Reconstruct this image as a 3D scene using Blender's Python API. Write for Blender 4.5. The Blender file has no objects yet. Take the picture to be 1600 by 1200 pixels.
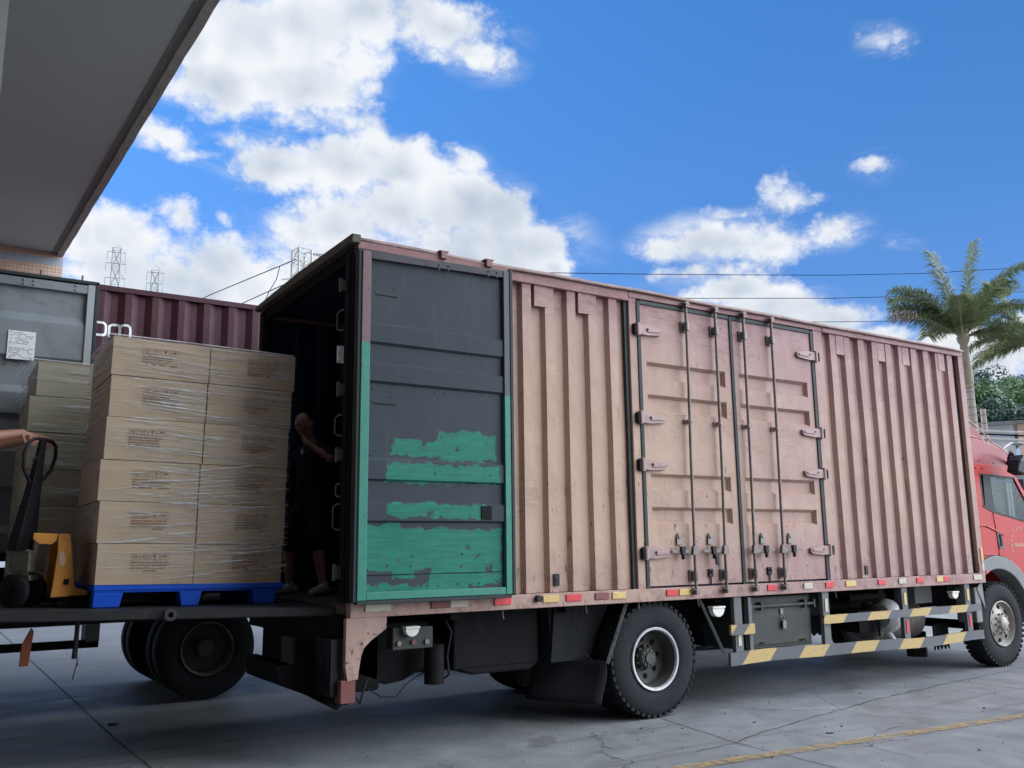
import bpy, bmesh, math, random
from mathutils import Vector, Matrix, Euler, noise as mnoise
S = bpy.context.scene
COL = S.collection
PI = math.pi
R = math.radians
random.seed(7)

# ------------------------------------------------------------------ camera
CX, CY, CH = -2.796, -6.672, 1.6
F_PX, PITCH, ROLL, YAW = 1406.3, 0.17907, -0.01227, 0.57408
cd = bpy.data.cameras.new('camera'); cam = bpy.data.objects.new('camera', cd); COL.objects.link(cam)
cd.sensor_fit = 'HORIZONTAL'; cd.sensor_width = 36.0; cd.lens = 36.0*F_PX/1600.0
cd.clip_start = 0.05; cd.clip_end = 6000
_r = Vector((math.cos(YAW), -math.sin(YAW), 0)); _f = Vector((math.sin(YAW), math.cos(YAW), 0)); _u = Vector((0, 0, 1))
_F = _f*math.cos(PITCH)+_u*math.sin(PITCH); _U = -_f*math.sin(PITCH)+_u*math.cos(PITCH)
_R2 = _r*math.cos(ROLL)+_U*math.sin(ROLL); _U2 = -_r*math.sin(ROLL)+_U*math.cos(ROLL)
m = Matrix((_R2, _U2, -_F)).transposed().to_4x4(); m.translation = Vector((CX, CY, CH))
cam.matrix_world = m
S.camera = cam
def ray(px, py): return _F+_R2*((px-800)/F_PX)+_U2*((600-py)/F_PX)
def atY(px, py, Y):
    d = ray(px, py); t = (Y-CY)/d.y; return Vector((CX, CY, CH))+d*t
def atD(px, py, D):
    d = ray(px, py); return Vector((CX, CY, CH))+d*(D/math.hypot(d.x, d.y))

# ------------------------------------------------------------------ exposure, sun, sky
S.view_settings.view_transform = 'Standard'; S.view_settings.look = 'None'
S.view_settings.exposure = 0.0; S.view_settings.gamma = 1.0
S.render.resolution_x = 1024; S.render.resolution_y = 768
SUN_AZ, SUN_EL = R(-42), R(50)                       # azimuth from +Y towards +X
sdir = Vector((math.sin(SUN_AZ)*math.cos(SUN_EL), math.cos(SUN_AZ)*math.cos(SUN_EL), math.sin(SUN_EL)))
ld = bpy.data.lights.new('sun', 'SUN'); ld.energy = 3.6; ld.angle = R(0.55); ld.color = (1.0, 0.95, 0.87)
lo = bpy.data.objects.new('sun', ld); COL.objects.link(lo); lo.rotation_euler = (-sdir).to_track_quat('-Z', 'Y').to_euler()

# --- node helper
class NT:
    def __init__(s, nt): s.nt = nt; s.n = nt.nodes; s.l = nt.links
    def node(s, t, **k):
        n = s.n.new(t)
        for a, b in k.items(): setattr(n, a, b)
        return n
    def put(s, sock, v):
        if isinstance(v, bpy.types.NodeSocket): s.l.new(v, sock)
        elif v is not None:
            if isinstance(v, (tuple, list)) and len(v) == 3 and sock.type == 'RGBA': v = (*v, 1)
            sock.default_value = v
    def math(s, op, a, b=None, c=None, clamp=False):
        n = s.node('ShaderNodeMath', operation=op, use_clamp=clamp); s.put(n.inputs[0], a)
        if b is not None: s.put(n.inputs[1], b)
        if c is not None: s.put(n.inputs[2], c)
        return n.outputs[0]
    def vec(s, op, a, b=None):
        n = s.node('ShaderNodeVectorMath', operation=op); s.put(n.inputs[0], a)
        if b is not None:
            s.put(n.inputs[3 if op == 'SCALE' else 1], b)
        return n.outputs['Value'] if op in ('LENGTH', 'DOT_PRODUCT', 'DISTANCE') else n.outputs[0]
    def mix(s, f, a, b, typ='MIX'):
        n = s.node('ShaderNodeMix', data_type='RGBA', blend_type=typ, clamp_factor=True)
        s.put(n.inputs[0], f); s.put(n.inputs[6], a); s.put(n.inputs[7], b); return n.outputs[2]
    def ramp(s, v, lo, hi, a=0.0, b=1.0, smooth=True):
        n = s.node('ShaderNodeMapRange', interpolation_type='SMOOTHSTEP' if smooth else 'LINEAR')
        s.put(n.inputs[0], v); n.inputs[1].default_value = lo; n.inputs[2].default_value = hi
        n.inputs[3].default_value = a; n.inputs[4].default_value = b; return n.outputs[0]
    def noise(s, v, scale, detail=4, rough=.55, dist=0, col=False):
        n = s.node('ShaderNodeTexNoise'); s.put(n.inputs['Vector'], v); n.inputs['Scale'].default_value = scale
        n.inputs['Detail'].default_value = detail; n.inputs['Roughness'].default_value = rough
        n.inputs['Distortion'].default_value = dist
        return n.outputs['Color' if col else 'Fac']
    def xyz(s, v):
        n = s.node('ShaderNodeSeparateXYZ'); s.put(n.inputs[0], v); return n.outputs
    def comb(s, x, y, z):
        n = s.node('ShaderNodeCombineXYZ'); s.put(n.inputs[0], x); s.put(n.inputs[1], y); s.put(n.inputs[2], z); return n.outputs[0]

BLOBS = [(17.5,30.8,5.8,2.8,1.1),(14.8,27.9,3.4,1.8,1.0),(18.9,28.2,4.1,1.7,1.0),(22.6,32.0,2.2,2.1,.9),(13.1,29.9,2.0,2.0,.8),(28.7,31.6,3.6,1.8,.95),(30.4,30.3,2.4,1.3,.9),(26.7,32.7,2.0,.8,.7),(24.2,29.5,.9,.8,.35),(20.2,26.3,2.5,.7,.35),(11.3,24.2,2.3,.8,.6),(13.4,23.6,1.9,.7,.55),(15.1,24.5,1.1,1.0,.65),(17.4,23.3,2.8,1.4,.95),(21.5,23.4,3.3,1.4,1.0),(25.8,23.2,3.4,1.8,1.0),(24.0,24.3,2.1,1.1,.8),(28.8,21.5,3.6,2.1,1.2),(25.4,21.0,3.8,2.1,1.1),(31.7,20.9,2.7,1.9,1.15),(34.5,18.9,2.6,1.5,1.1),(30.4,18.4,6.3,2.4,1.2),(21.2,19.7,3.7,1.9,1.1),(18.6,19.3,1.8,1.5,1.0),(22.1,17.4,5.7,2.2,1.1),(36.4,17.5,1.5,.9,.9),(30.0,24.2,1.0,.8,.5),(33.4,21.3,.8,.8,.55),(8.5,18.1,2.2,1.8,1.05),(6.4,17.9,1.4,1.4,1.0),(8.3,16.1,3.2,1.5,1.05),(14.0,17.3,2.7,1.7,1.05),(16.1,16.3,1.6,1.5,1.0),(12.7,15.6,4.5,1.9,1.0),(12.0,20.0,1.0,.9,.55),(14.5,19.6,.5,.5,.45),(46.4,18.6,3.6,1.3,.85),(43.7,18.4,1.9,1.0,.75),(49.9,17.9,2.1,.9,.75),(45.5,16.6,2.6,.6,.5),(51.3,21.0,1.3,.8,.55),(54.2,18.4,1.2,.9,.6),(47.7,20.3,1.4,.3,.3),(56.5,22.1,1.2,.7,.68),(57.9,28.2,1.0,.7,.38),(58.4,21.1,.4,.4,.35),(57.7,17.5,.7,.4,.25),(47.4,15.2,2.0,.9,.9),(50.0,13.9,3.1,1.2,1.05),(53.0,12.9,2.6,1.1,1.0),(55.3,12.0,1.6,.8,.9),(59.9,11.3,1.9,1.2,1.15),(61.7,9.6,2.2,1.8,1.1),(59.2,10.4,1.7,1.5,1.05),(63.1,10.7,1.6,1.4,1.1)]
W = bpy.data.worlds.new('World'); S.world = W; W.use_nodes = True
W.node_tree.nodes.clear(); w = NT(W.node_tree)
tc = w.node('ShaderNodeTexCoord').outputs['Generated']
sky = w.node('ShaderNodeTexSky', sky_type='NISHITA', sun_disc=False, sun_elevation=SUN_EL, sun_rotation=SUN_AZ)
sky.altitude = 0; sky.air_density = 1.0; sky.dust_density = 0.3; sky.ozone_density = 3.0
n1 = w.noise(tc, 9.0, 9, .58)                        # billows
nd = w.noise(tc, 5.0, 6, .6, col=True)
nd = w.vec('SUBTRACT', nd, (.5, .5, .5))
dx, dy, dz = w.xyz(tc)[:3]
az = w.math('MULTIPLY', w.math('ARCTAN2', dx, dy), 180/PI)
el = w.math('MULTIPLY', w.math('ARCSINE', dz), 180/PI)
P = w.vec('ADD', w.comb(az, el, 0), w.vec('MULTIPLY', nd, (6.0, 4.2, 0)))
acc = None
for a, e, rx, ry, wt in BLOBS:
    k = 1.36
    q = w.vec('MULTIPLY', w.vec('SUBTRACT', P, (a, e, 0)), (1/(rx*k), 1/(ry*k), 0))
    d = w.math('MULTIPLY_ADD', w.vec('LENGTH', q), -wt, wt)
    if acc is None: acc = d
    else: acc = w.math('SMOOTH_MAX', acc, d, .12)
# clouds outside the photographed part of the sky; an unseen cloud bank is added off to the right for fill light
big = w.noise(tc, 2.2, 6, .6)
side = w.ramp(w.math('ABSOLUTE', w.math('SUBTRACT', az, 33.0)), 34, 48)
high = w.ramp(el, 37, 46)
out = w.math('MAXIMUM', side, high)
gen = w.math('MULTIPLY_ADD', big, 2.2, -1.05)
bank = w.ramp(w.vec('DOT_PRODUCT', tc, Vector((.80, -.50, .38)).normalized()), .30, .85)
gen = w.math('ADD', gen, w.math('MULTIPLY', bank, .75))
gen = w.math('MULTIPLY', gen, out)
cov = w.math('MAXIMUM', w.math('MAXIMUM', acc, -.6), w.math('SUBTRACT', gen, w.math('SUBTRACT', .6, w.math('MULTIPLY', out, .6))))
n2 = w.math('MULTIPLY', w.math('ABSOLUTE', w.math('SUBTRACT', w.noise(w.vec('MULTIPLY', tc, (1, 1, 1.3)), 19.0, 7, .62), .5)), 3.2)
dens = w.math('ADD', cov, w.math('ADD', w.math('MULTIPLY_ADD', n1, 2.0, -1.08), w.math('MULTIPLY_ADD', n2, .60, -.22)))
ns = w.noise(tc, 7.0, 3, .5)
tc2 = w.vec('ADD', tc, tuple(Vector((-.35, .2, .9)).normalized()*.03))
nsb = w.noise(tc2, 7.0, 3, .5)
n1b = w.noise(tc2, 9.0, 5, .55)
alpha = w.ramp(dens, -.20, .40)
veil = w.noise(w.vec('MULTIPLY', tc, (5, 5, 16)), 1.3, 7, .65, .6)
va = w.math('MULTIPLY', w.math('MULTIPLY', w.ramp(cov, -.30, .45), w.ramp(veil, .44, .74)), .75)
alpha = w.math('MAXIMUM', alpha, va)
lit = w.math('ADD', w.math('MULTIPLY', w.math('SUBTRACT', ns, nsb), 3.4), w.math('MULTIPLY', w.math('SUBTRACT', n1, n1b), 1.1))
core = w.ramp(w.math('ADD', cov, w.math('MULTIPLY_ADD', ns, 1.6, -.78)), .22, 1.0)
shade = w.math('ADD', w.math('MULTIPLY_ADD', core, -.60, .97), lit, clamp=True)
ccol = w.mix(shade, (.49, .58, .71), (.91, .94, .98))
boost = w.math('ADD', 1.0, w.math('MULTIPLY', w.ramp(w.vec('DOT_PRODUCT', tc, Vector((.80, -.50, .38)).normalized()), .62, .90), 6.8))  # brightens the added cloud bank so it lights the yard softly
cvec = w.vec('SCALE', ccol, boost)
skyc = w.mix(1.0, sky.outputs[0], (1,1,1), 'MULTIPLY')
skyc = w.vec('MULTIPLY', skyc, w.mix(w.ramp(el, 4, 34), (.074, .102, .150), (.062, .132, .195)))
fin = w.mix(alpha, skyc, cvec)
lpbelow = w.ramp(dz, -.02, .0)
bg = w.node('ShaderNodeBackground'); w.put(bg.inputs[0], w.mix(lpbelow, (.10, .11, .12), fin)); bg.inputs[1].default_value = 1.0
wo = w.node('ShaderNodeOutputWorld'); w.l.new(bg.outputs[0], wo.inputs[0])
W.cycles.sampling_method = 'MANUAL'; W.cycles.sample_map_resolution = 512

# ------------------------------------------------------------------ materials
def newmat(name):
    mt = bpy.data.materials.new(name); mt.use_nodes = True; mt.node_tree.nodes.clear()
    t = NT(mt.node_tree); o = t.node('ShaderNodeOutputMaterial'); b = t.node('ShaderNodeBsdfPrincipled')
    t.l.new(b.outputs[0], o.inputs[0]); t.b = b; t.o = o; return mt, t
def pos(t, world=False):
    return t.node('ShaderNodeNewGeometry').outputs['Position'] if world else t.node('ShaderNodeTexCoord').outputs['Object']
def bump(t, h, strength=.3, dist=.01):
    b = t.node('ShaderNodeBump'); b.inputs['Strength'].default_value = strength; b.inputs['Distance'].default_value = dist
    t.put(b.inputs['Height'], h); t.l.new(b.outputs[0], t.b.inputs['Normal'])
def M(name, col, rough=.6, metal=0.0, var=.25, scale=3.0, dirt=None, dirtamt=.5, bscale=0, bstr=.2, world=False, chips=None, chipthr=.7, spec=.3, coat=0):
    mt, t = newmat(name); p = pos(t, world)
    n = t.noise(p, scale, 6, .6); f = t.noise(p, scale*9, 4, .6)
    v = t.math('MULTIPLY_ADD', t.math('ADD', t.math('MULTIPLY', n, .7), t.math('MULTIPLY', f, .3)), var*2.4, 1-var*1.2)
    c = t.vec('SCALE', tuple(col[:3]), v)
    if dirt:
        dn = t.noise(p, scale*1.7, 8, .65, .5)
        c = t.mix(t.ramp(dn, .62-.25*dirtamt, .75, 0, dirtamt), c, (*dirt, 1))
    if chips:
        cn = t.noise(p, scale*11, 5, .6)
        c = t.mix(t.ramp(cn, chipthr-.02, chipthr+.02), c, (*chips, 1))
    t.put(t.b.inputs['Base Color'], c); t.b.inputs['Metallic'].default_value = metal
    t.put(t.b.inputs['Roughness'], t.math('MULTIPLY_ADD', f, .25, rough-.12)); t.b.inputs['Specular IOR Level'].default_value = spec
    t.b.inputs['Coat Weight'].default_value = coat
    if bscale: bump(t, t.noise(p, bscale, 6, .6), bstr, .01)
    return mt

def truck_paint(name, wob=1.0):
    mt, t = newmat(name); p = pos(t, True); x, y, z = t.xyz(p)[:3]
    n = t.noise(p, .9, 5, .6); n2 = t.noise(p, 4.5, 7, .65)
    # faded tan middle, mauve top, foot and front: weathered paint with some light in the gradient
    g = t.math('ADD', t.math('MULTIPLY', t.ramp(x, 2.2, 6.4), .62), t.math('MULTIPLY', t.ramp(z, 2.9, 3.9), .75))
    g = t.math('ADD', g, t.math('MULTIPLY', t.ramp(z, 1.85, 1.15), .48))
    g = t.math('ADD', g, t.math('MULTIPLY_ADD', n, 1.3, -.65)); g = t.math('ADD', g, t.math('MULTIPLY_ADD', n2, .55, -.28), clamp=True)
    c = t.mix(g, (.455, .310, .225), (.36, .218, .20))
    c = t.mix(t.ramp(t.math('ADD', z, t.math('MULTIPLY', n2, .5)), 3.95, 4.35, 0, .8), c, (.235, .11, .115))
    # vertical run-off stains and horizontal hairline creases
    st = t.noise(t.vec('MULTIPLY', p, (9, 9, .5)), 1.6, 5, .6)
    c = t.mix(t.ramp(st, .55, .75, 0, .35), c, (.29, .155, .12))
    hz = t.noise(t.vec('MULTIPLY', p, (1.6, 1.6, 26)), 1.0, 5, .7, .8)
    hl = t.ramp(t.math('ABSOLUTE', t.math('SUBTRACT', hz, .5)), .0, .022, 1, 0)
    hl = t.math('MULTIPLY', hl, t.ramp(t.math('ADD', t.noise(p, 1.3, 3), t.math('MULTIPLY', t.ramp(z, 2.6, 4.0), .13)), .56, .66))
    c = t.mix(t.math('MULTIPLY', hl, .55), c, (.17, .085, .085))
    ch = t.noise(p, 21, 4, .6)
    chm = t.ramp(t.math('ADD', ch, t.math('MULTIPLY', t.ramp(z, 1.9, 1.1), .05)), .705, .735)
    c = t.mix(t.math('MULTIPLY', chm, .85), c, (.06, .03, .022))
    c2n = t.noise(t.vec('MULTIPLY', p, (34, 34, 7)), 1.0, 4, .6); low2 = t.ramp(z, 3.4, 1.15)
    cm2 = t.ramp(t.math('ADD', c2n, t.math('MULTIPLY', low2, .06)), .70, .73)
    c = t.mix(t.math('MULTIPLY', cm2, .8), c, (.055, .03, .025))
    rst = t.noise(t.vec('MULTIPLY', p, (7, 7, .8)), 2.0, 6, .65); c = t.mix(t.math('MULTIPLY', t.ramp(rst, .62, .74), .55), c, (.16, .075, .05))
    scf = t.noise(p, 3.2, 8, .75, 1.5); c = t.mix(t.ramp(scf, .64, .67, 0, .30), c, (.17, .11, .10)); c = t.mix(t.ramp(scf, .36, .33, 0, .30), c, (.52, .42, .36))
    lowd = t.math('MULTIPLY', t.ramp(z, 1.55, 1.12), t.ramp(t.noise(p, 7, 7, .7), .46, .68))
    c = t.mix(t.math('MULTIPLY', lowd, .6), c, (.14, .075, .065))
    t.put(t.b.inputs['Base Color'], c)
    t.put(t.b.inputs['Roughness'], t.math('MULTIPLY_ADD', n2, .3, .42)); t.b.inputs['Specular IOR Level'].default_value = .35
    h = t.math('ADD', t.math('MULTIPLY', hz, .10*wob), t.math('MULTIPLY', t.noise(p, 1.7, 4, .5), 2.2*wob))
    h = t.math('SUBTRACT', h, t.math('MULTIPLY', hl, .05))
    bump(t, h, .5, .03)
    return mt

def inner_door_paint(name):
    mt, t = newmat(name); p = pos(t, True)
    nd = t.vec('SUBTRACT', t.noise(p, 7, 6, .65, col=True), (.5, .5, .5))
    nf = t.vec('SUBTRACT', t.noise(p, 38, 4, .6, col=True), (.5, .5, .5))
    q = t.vec('ADD', t.vec('ADD', p, t.vec('MULTIPLY', nd, (.20, 0, .17))), t.vec('MULTIPLY', nf, (.03, 0, .02)))
    x, y, z = t.xyz(q)[:3]
    def rect(x0, x1, z0, z1):
        a = t.math('SUBTRACT', t.math('ABSOLUTE', t.math('SUBTRACT', x, (x0+x1)/2)), (x1-x0)/2)
        b = t.math('SUBTRACT', t.math('ABSOLUTE', t.math('SUBTRACT', z, (z0+z1)/2)), (z1-z0)/2)
        return t.math('MAXIMUM', a, b)
    d = None
    for r in ((.31, .80, 2.33, 2.47), (.72, 1.14, 2.31, 2.56), (1.10, 1.29, 2.33, 2.53), (.22, 1.30, 2.12, 2.27), (.24, 1.14, 1.84, 1.95), (.0, .38, 1.42, 1.78), (.26, 1.32, 1.44, 1.75), (.30, .52, 1.36, 1.60), (.62, 1.32, 1.30, 1.6), (.0, 1.0, 1.15, 1.31)):
        e = rect(*r); d = e if d is None else t.math('MINIMUM', d, e)
    holes = t.ramp(t.noise(p, 5.5, 9, .7), .615, .63)
    gm = t.math('MULTIPLY', t.ramp(d, -.004, .004, 1, 0), t.math('SUBTRACT', 1, holes))
    n = t.noise(p, 2.5, 6, .6); f = t.noise(p, 30, 5, .6)
    grey = t.mix(n, (.028, .038, .047), (.048, .060, .070))
    grey = t.mix(t.ramp(t.noise(p, 5, 6, .7), .62, .70, 0, .5), grey, (.055, .034, .040))
    green = t.mix(t.math('MULTIPLY_ADD', n, .7, t.math('MULTIPLY', f, .3)), (.013, .16, .10), (.028, .25, .165))
    br = t.noise(t.vec('MULTIPLY', p, (2.5, 1, 30)), 1.5, 5, .6); green = t.mix(t.ramp(br, .35, .65, 0, .5), green, (.010, .105, .075)); green = t.mix(t.ramp(br, .60, .72, 0, .4), green, (.07, .30, .22))
    smr = t.ramp(t.noise(t.vec('MULTIPLY', p, (4, 1, 9)), 1.6, 7, .7), .54, .66, 0, .55); green = t.mix(smr, green, (.045, .11, .095))
    c = t.mix(gm, grey, green)
    edge = t.math('MULTIPLY', t.ramp(t.math('ABSOLUTE', d), .0, .008, 1, 0), .25); c = t.mix(edge, c, (.06, .11, .10))
    rr_ = t.noise(p, 16, 6, .7); c = t.mix(t.ramp(rr_, .64, .68, 0, .65), c, (.085, .045, .03)); c = t.mix(t.ramp(t.noise(t.vec('MULTIPLY', p, (11, 1, 1.2)), 2, 5, .6), .6, .75, 0, .3), c, (.11, .10, .09))
    sc = t.noise(t.vec('MULTIPLY', p, (1.5, 1, 22)), 2.2, 5, .7)
    c = t.mix(t.ramp(sc, .66, .70, 0, .55), c, (.03, .035, .04))
    t.put(t.b.inputs['Base Color'], c); t.b.inputs['Roughness'].default_value = .6; t.b.inputs['Specular IOR Level'].default_value = .22
    bump(t, t.math('ADD', t.math('MULTIPLY', gm, .12), t.math('ADD', n, t.math('MULTIPLY', f, .2))), .35, .012)
    return mt
def frame_paint(name, top, zsplit):
    mt, t = newmat(name); p = pos(t, True); x, y, z = t.xyz(p)[:3]
    n = t.noise(p, 9, 6, .65); f = t.noise(p, 26, 5, .6)
    gm = t.ramp(t.math('ADD', z, t.math('MULTIPLY', n, .10)), zsplit+.04, zsplit+.06, 1, 0)
    c = t.mix(gm, t.mix(n, tuple(v*.7 for v in top), tuple(v*1.3 for v in top)), t.mix(n, (.012, .16, .105), (.028, .25, .17)))
    c = t.mix(t.ramp(f, .64, .67, 0, .85), c, (.035, .035, .035))
    c = t.mix(t.ramp(t.noise(t.vec('MULTIPLY', p, (3, 3, 3)), 3, 5), .66, .70, 0, .7), c, (.09, .055, .035))
    t.put(t.b.inputs['Base Color'], c); t.b.inputs['Roughness'].default_value = .5
    bump(t, t.math('ADD', n, t.math('MULTIPLY', f, .4)), .3, .008)
    return mt
def concrete(name):
    mt, t = newmat(name); p = pos(t, True)
    n = t.noise(p, .35, 6, .6); n2 = t.noise(p, 1.8, 8, .68, .6); f = t.noise(p, 60, 4, .6)
    v = t.math('ADD', t.math('MULTIPLY', n, .35), t.math('ADD', t.math('MULTIPLY', n2, .5), t.math('MULTIPLY', f, .15)))
    c = t.mix(t.ramp(v, .34, .66, smooth=False), (.115, .121, .126), (.295, .300, .302))
    st = t.noise(t.vec('MULTIPLY', p, (.35, 2.6, 1)), 1.0, 7, .65, .4)
    c = t.mix(t.ramp(st, .54, .70, 0, .35), c, (.15, .155, .16))
    bl = t.noise(p, 2.7, 5, .5, 1.2)
    c = t.mix(t.ramp(bl, .64, .70, 0, .45), c, (.13, .14, .145))
    gr = t.noise(p, 140, 3, .7); c = t.mix(t.ramp(gr, .58, .72, 0, .45), c, (.36, .365, .36)); c = t.mix(t.ramp(gr, .42, .30, 0, .55), c, (.07, .075, .08))
    ty = t.noise(t.vec('MULTIPLY', t.vec('ADD', p, t.vec('SCALE', t.noise(p, .25, 2, .5, col=True), 1.2)), (.12, 5.5, 1)), 1.0, 5, .6)
    c = t.mix(t.ramp(ty, .60, .68, 0, .32), c, (.075, .08, .085))
    oil = t.noise(p, .9, 4, .5, .5); c = t.mix(t.ramp(oil, .66, .72, 0, .5), c, (.07, .072, .075))
    pt = t.noise(p, 13, 3, .5)
    c = t.mix(t.ramp(pt, .745, .77, 0, .8), c, (.04, .04, .04))
    vo = t.node('ShaderNodeTexVoronoi', feature='DISTANCE_TO_EDGE'); vo.inputs['Scale'].default_value = .33
    t.put(vo.inputs['Vector'], t.vec('ADD', p, t.vec('SCALE', t.vec('SUBTRACT', t.noise(p, 1.3, 7, .7, col=True), (.5, .5, .5)), .4)))
    ck = t.math('MULTIPLY', t.ramp(vo.outputs['Distance'], .0, .0028, 1, 0), t.ramp(n, .50, .56))
    c = t.mix(t.math('MULTIPLY', ck, .85), c, (.03, .03, .03))
    t.put(t.b.inputs['Base Color'], c)
    t.put(t.b.inputs['Roughness'], t.ramp(n2, .3, .7, .55, .78)); t.b.inputs['Specular IOR Level'].default_value = .32
    bump(t, t.math('SUBTRACT', t.math('ADD', n2, t.math('MULTIPLY', f, .22)), t.math('MULTIPLY', ck, 1.0)), .3, .012)
    return mt
def worn_line(name, col):
    mt, t = newmat(name); p = pos(t, True)
    tr = t.node('ShaderNodeBsdfTransparent'); mx = t.node('ShaderNodeMixShader')
    a = t.math('ADD', t.math('MULTIPLY', t.noise(p, 9, 8, .7), .7), t.math('MULTIPLY', t.noise(p, 55, 4, .6), .3))
    t.put(mx.inputs[0], t.ramp(a, .40, .60, .12, .82)); t.l.new(tr.outputs[0], mx.inputs[1]); t.l.new(t.b.outputs[0], mx.inputs[2])
    t.l.new(mx.outputs[0], t.o.inputs[0])
    t.put(t.b.inputs['Base Color'], (*col, 1)); t.b.inputs['Roughness'].default_value = .7
    return mt
def card_mat(name, base=(.50, .385, .26)):
    mt, t = newmat(name); p = pos(t); rnd = t.node('ShaderNodeObjectInfo').outputs['Random']
    pp = t.vec('ADD', p, t.comb(t.math('MULTIPLY', rnd, 31), 0, t.math('MULTIPLY', rnd, 17)))
    n = t.noise(pp, 3.5, 5, .6); fi = t.noise(t.vec('MULTIPLY', pp, (1, 1, .06)), 160, 3, .5)
    v = t.math('ADD', t.math('MULTIPLY_ADD', n, .35, .72), t.math('MULTIPLY', rnd, .08))
    c = t.vec('SCALE', base, v)
    # film sheen put into the board colour as pale and dark drawn-out creases
    rot = t.node('ShaderNodeMapping'); t.put(rot.inputs[0], pp)
    t.put(rot.inputs['Rotation'], t.comb(0, t.math('MULTIPLY_ADD', rnd, .30, -.17), 0)); rot.inputs['Scale'].default_value = (1.6, 1.6, 55)
    s1 = t.noise(rot.outputs[0], 1.0, 6, .68, .25)
    s2 = t.noise(t.vec('MULTIPLY', rot.outputs[0], (2.2, 2.2, 2.6)), 1.0, 4, .6)
    area = t.ramp(t.noise(pp, 2.3, 3, .5), .38, .62, .25, 1)
    sm = t.math('MULTIPLY', t.ramp(s1, .50, .66), area)
    c = t.mix(t.math('MULTIPLY', sm, .55), c, (.50, .49, .46))
    c = t.mix(t.ramp(s2, .56, .72, 0, .40), c, (.13, .10, .075))
    t.put(t.b.inputs['Base Color'], c)
    t.put(t.b.inputs['Roughness'], t.ramp(s1, .4, .65, .55, .28)); t.b.inputs['Specular IOR Level'].default_value = .45
    bump(t, t.math('ADD', t.math('MULTIPLY', s1, .8), t.math('MULTIPLY', fi, .08)), .55, .006)
    return mt
def film_mat(name):
    mt, t = newmat(name); p = pos(t)
    tr = t.node('ShaderNodeBsdfTransparent'); mx = t.node('ShaderNodeMixShader')
    t.put(mx.inputs[0], t.ramp(t.noise(t.vec('MULTIPLY', p, (5, 5, 40)), 1, 3), .35, .65, .35, .9))
    t.l.new(tr.outputs[0], mx.inputs[1]); t.l.new(t.b.outputs[0], mx.inputs[2]); t.l.new(mx.outputs[0], t.o.inputs[0])
    t.b.inputs['Base Color'].default_value = (.72, .74, .74, 1); t.b.inputs['Roughness'].default_value = .22
    return mt
def glass_mat(name, tint=(.55, .60, .60), amt=.16):
    mt, t = newmat(name)
    tr = t.node('ShaderNodeBsdfTransparent'); tr.inputs[0].default_value = (*tint, 1)
    gl = t.node('ShaderNodeBsdfGlossy'); gl.inputs['Roughness'].default_value = .03
    fr = t.node('ShaderNodeFresnel'); fr.inputs[0].default_value = 1.5
    mx = t.node('ShaderNodeMixShader'); t.put(mx.inputs[0], t.math('MULTIPLY_ADD', fr.outputs[0], .07, amt*.05))
    t.l.new(tr.outputs[0], mx.inputs[1]); t.l.new(gl.outputs[0], mx.inputs[2]); t.l.new(mx.outputs[0], t.o.inputs[0])
    return mt
def stripe_mat(name, zc):
    mt, t = newmat(name); p = pos(t, True); x, y, z = t.xyz(p)[:3]
    u = t.math('SUBTRACT', x, t.math('MULTIPLY', t.math('SUBTRACT', z, zc), 1.0))
    fr = t.math('FRACT', t.math('DIVIDE', t.math('SUBTRACT', u, zc*0+STR0[name]), STRP[name]))
    n = t.noise(p, 24, 9, .75)
    msk = t.math('MULTIPLY', t.ramp(fr, .47, .475, 1, 0), t.ramp(n, .55, .64, 1, .35))
    rust = t.math('MULTIPLY', t.ramp(n, .60, .66), .8)
    dk = t.mix(t.noise(p, 3, 5), (.045, .048, .055), (.10, .105, .115))
    c = t.mix(msk, dk, t.mix(n, (.40, .27, .085), (.52, .37, .13)))
    c = t.mix(t.math('MULTIPLY', rust, .55), c, (.13, .055, .03))
    t.put(t.b.inputs['Base Color'], c); t.b.inputs['Roughness'].default_value = .5
    return mt
def leaf_mat(name, a, b, trans=.25):
    mt, t = newmat(name); p = pos(t, True)
    n = t.noise(p, .9, 3, .5); f = t.noise(p, 14, 2, .5)
    c = t.mix(t.math('MULTIPLY_ADD', n, .6, t.math('MULTIPLY', f, .4)), (*a, 1), (*b, 1))
    t.put(t.b.inputs['Base Color'], c); t.b.inputs['Roughness'].default_value = .42; t.b.inputs['Specular IOR Level'].default_value = .4
    tl = t.node('ShaderNodeBsdfTranslucent'); t.put(tl.inputs[0], c); mx = t.node('ShaderNodeMixShader'); mx.inputs[0].default_value = trans
    t.l.new(t.b.outputs[0], mx.inputs[1]); t.l.new(tl.outputs[0], mx.inputs[2]); t.l.new(mx.outputs[0], t.o.inputs[0])
    return mt

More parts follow.
